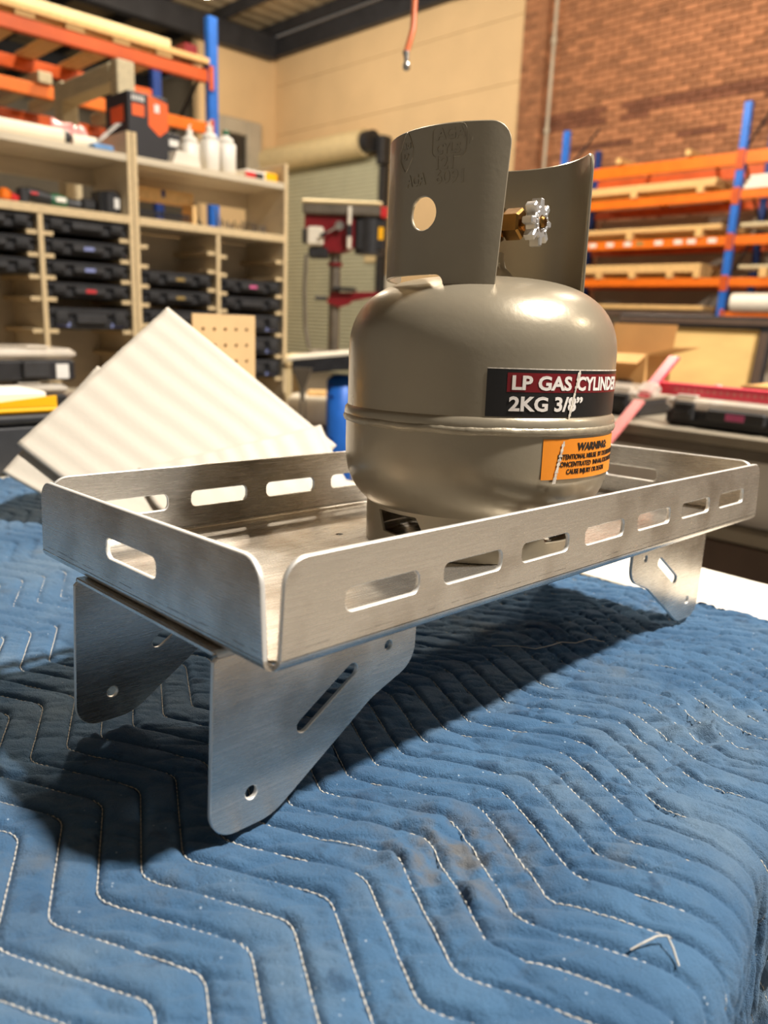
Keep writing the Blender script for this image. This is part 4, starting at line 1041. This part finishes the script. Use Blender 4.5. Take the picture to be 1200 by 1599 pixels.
g = thing('cardboard_box', 'brown cardboard box with sloping flap behind the clear lidded case', 'box', (-.50, 2.66, BC), RD(-8))
B().cbox(-.26, .26, -.2, .2, .001, .10, .004).obj('box_body', 'card', g)
B().add([(-.26, -.2, .102), (.26, -.2, .102), (.26, .1, .215), (-.26, .1, .102), (-.26, -.2, .105), (.26, -.2, .105), (.26, .1, .219), (-.26, .1, .106)], [(0, 1, 2, 3), (7, 6, 5, 4), (0, 4, 5, 1), (2, 6, 7, 3), (0, 3, 7, 4), (1, 5, 6, 2)]).obj('box_flap', 'card', g)
tag(B().lathe([(.0005, 0), (.022, 0), (.022, .07), (.012, .085), (.012, .10), (.0005, .10)], 16).obj('clear_bottle', 'film', None, 40, (-.86, 2.50, BC)), 'small clear bottle standing between the cardboard boxes', 'bottle')
# framed board
fb = thing('framed_board', 'large plywood board in a black frame leaning behind the side bench', 'board', (-2.25, 5.0, 0))
B().box(-.46, .50, .0, .012, .06, 1.205).obj('ply_panel', 'plyboard', fb)
for (x0, x1, z0, z1) in ((-.52, .57, 1.206, 1.285), (.501, .57, 0, 1.205), (-.52, -.461, 0, 1.205), (-.46, .50, 0, .059)):
    f1 = B().cbox(x0, x1, -.03, .03, z0, z1, .006).obj('frame_bar', 'steel_d', fb)
    B().cbox(x0 + .008, x1 - .008, -.036, -.031, z0 + .02, z1 - .02, .003).obj('frame_moulding', 'bench_dk', f1)
fb.rotation_euler = (RD(-9), 0, 0); fb.location.z = .012
# red rails
rl = thing('perforated_rail', 'red perforated aluminium rail lying across the clear lidded case', 'rail', (-.872, 2.082, 1.0010), 0)
B().cbox(0, 1.0, .0, .035, -.018, .018, .002).obj('rail_bar', 'red_rail', rl)
for k in range(45): B().cbox(.06 + k * .0195, .072 + k * .0195, -.0008, .0002, -.004, .004, .0002).obj('slot', 'pink_rail', rl)
rl.rotation_euler = (0, 0, RD(-3))
r3 = thing('leaning_rail', 'red aluminium rail, reflection painted in pink, leaning slantwise against the side bench', 'rail', (-1.173, 1.180, 0))
d_ = Vector((.332, .935, 1.094)); ln = d_.length; Mr = d_.to_track_quat('X', 'Y').to_matrix().to_4x4()
B().cbox(0, ln * .88, -.005, .005, -.021, .021, .002, Mr).obj('rail_bar', 'pink_rail', r3); B().cbox(ln * .89, ln, -.005, .005, -.021, .021, .002, Mr).obj('rail_tip', 'red_rail', r3)
B().cbox(ln * .895, ln * .925, -.022, .014, -.03, .03, .006, Mr).obj('clear_joiner', 'clear', r3)

# ================================================================== LEFT: FOAM, PEGBOARD, BOXES
def foam(T, L, R, label, zmin, seed, th=.003, n=44):
    T, L, R = Vector(T), Vector(L), Vector(R); e1, e2 = L - T, R - T; nm = e1.cross(e2).normalized(); nm = nm if nm.z > 0 else -nm
    vs = []; fs = []
    for i in range(n + 1):
        for j in range(n + 1):
            u, v = i / n, j / n; p = T + e1 * u + e2 * v
            p = p + nm * (.0006 * sin(u * 187 * (Vector(L) - Vector(T)).length + 2.2 * v + seed + 2 * noise.noise(Vector((u * 2, v * 2, seed)))) + .0012 * noise.noise(Vector((u * 2.2, v * 2.2, seed + 3))))
            z = p.z - zmin; k = .02
            p.z = zmin + (z if z > 4 * k else k * math.log1p(math.exp(z / k)))
            vs.append(p)
    for i in range(n):
        for j in range(n): fs.append((i * (n + 1) + j, i * (n + 1) + j + 1, (i + 1) * (n + 1) + j + 1, (i + 1) * (n + 1) + j))
    o = B().add(vs, fs).obj('foam_sheet', 'foam', None, 70); md = o.modifiers.new('s', 'SOLIDIFY'); md.thickness = th; md.offset = 0
    return tag(o, label, 'foam sheet', 'foam sheets on the table')
foam((-.858, .431, 1.172), (-.823, .182, .985), (-.640, .592, .975), 'large white rippled foam sheet standing highest, leaning behind the tray', .895, 0)
foam((-.8542, .3131, 1.0846), (-.8176, .1590, .9491), (-.6646, .4904, .9343), 'white foam sheet tucked under the large one, its corner poking out over the blanket', .886, 5)
foam((-.6597, .5764, 1.0053), (-.7329, .3089, .9508), (-.5632, .5760, .8776), 'small white foam sheet lying on the large one beside the blue machine column', .904, 9)
pg = thing('pegboard_piece', 'small tan pegboard piece with rows of holes standing behind the foam sheets', 'pegboard', (-1.30, .82, TT + .001), RD(90))
hol = [circ(x, z, .0042, 10) for x in np.linspace(-.058, .058, 5) for z in np.linspace(.05, .265, 7)]
link_mesh('board', plate_mesh('board', rrect(-.085, .082, 0, .298, .004, 3), hol, .006, .0004), 'peg', pg, None, Matrix.Rotation(pi / 2, 4, 'X'))
B().box(-.083, .080, .0045, .0055, .002, .296).obj('hole_shade_sheet', 'hole', pg)  # added dark sheet, its colour stands for the shade in the holes
B().cbox(-.06, .06, .006, .10, 0, .04, .003).obj('foot_block', 'pine', pg)
# black and yellow organiser on the table
yo = thing('tool_organiser', 'black tool organiser with open yellow trays on the table edge', 'organiser', (-1.19, .17, TT + .001), RD(90))
B().cbox(-.26, .235, .0, .30, .0, .092, .008).obj('body', 'plastic_g', yo); B().cbox(-.265, .24, -.006, .306, .093, .108, .005).obj('rim', 'plastic', yo)
B().cbox(-.10, .08, -.012, -.001, .030, .068, .004).obj('latch', 'plastic', yo)
ty_ = B().cbox(-.25, .225, .01, .29, .109, .120, .004).obj('yellow_tray', 'yellow', yo)
slab((-.25, .012, .1205), (.04, .012, .1205), (.04, .012, .123), (-.25, .012, .150), 'tray_side', 'yellow', ty_, (0, .008, 0)); slab((.04, .012, .1205), (.22, .012, .1205), (.22, .012, .140), (.04, .012, .123), 'tray_side', 'yellow', ty_, (0, .008, 0))
B().cbox(.06, .22, .06, .2, .121, .143, .003).obj('white_insert', 'white', yo)
B().cbox(-.25, .04, .16, .28, .122, .152, .004).obj('upper_tray', 'plastic_g', yo); B().cbox(-.25, .02, .165, .275, .153, .168, .004).obj('upper_yellow_lid', 'yellow', yo)
sb = thing('low_bench', 'dark low bench behind the table carrying clear lidded boxes', 'bench', (-2.1, .35, 0))
B().cbox(-.30, .30, -.75, .75, .85, .885, .004).obj('bench_top', 'bench_dk', sb)
for x in (-.26, .26):
    for y in (-.7, .7): B().cbox(x - .03, x + .03, y - .03, y + .03, 0, .849, .004).obj('leg', 'bench_dk', sb)
for i, (z, y, h, lab) in enumerate(((.886, .50, .078, 'black parts box with grey clear lid, lower of two stacked on the low bench'), (.966, .525, .088, 'black parts box with clear lid and white tag, upper of two stacked'))):
    g = thing('parts_box', lab, 'parts box', (-1.90, y, z + .006 * i), RD(90), 'parts boxes on the low bench')
    B().cbox(-.24, .20, .0, .26, .0, h * .62, .006).obj('box_body', 'plastic', g); B().cbox(-.245, .205, -.006, .266, h * .63, h * .97, .012).obj('clear_lid', 'clear', g)
    for x in (-.17, .09 - .03 * (1 - i)): B().cbox(x - .035, x + .035, -.012, -.0005, h * .10, h * .62, .004).obj('latch', 'plastic_g', g)
    for x in (-.17, .10): B().cbox(x - .03, x + .03, .0, .06, h * .975, h * 1.06, .006).obj('lid_clip', 'clear', g)
    if i: B().cbox(.145, .18, -.003, -.0008, .005, .045, .001).obj('white_tag', 'sticker_w', g)

# ================================================================== HANGING HOSE
hs = thing('hanging_hose', 'orange air hose hanging down with a clear metal coupling', 'hose', (0, 0, 0))
pts = [(-1.228, 1.297, 1.80), (-1.226, 1.305, 1.825), (-1.228, 1.318, 1.86), (-1.240, 1.331, 1.925), (-1.25, 1.34, 2.2), (-1.25, 1.34, 3.4), (-1.25, 1.34, 6.99)]
B().tube(pts, .0075, 10).obj('hose', 'hose', hs, 50)
B().tube([(-1.228, 1.2965, 1.802), (-1.2245, 1.2955, 1.790), (-1.224, 1.295, 1.780)], [.0085, .006, .006], 10).obj('ferrule', 'chrome', hs, 50)
B().lathe([(.0005, -.012), (.007, -.010), (.0095, -.003), (.0085, .004), (.004, .009), (.0005, .010)], 14, Matrix.Translation((-1.2225, 1.2945, 1.771))).obj('coupling', 'chrome', hs, 50)
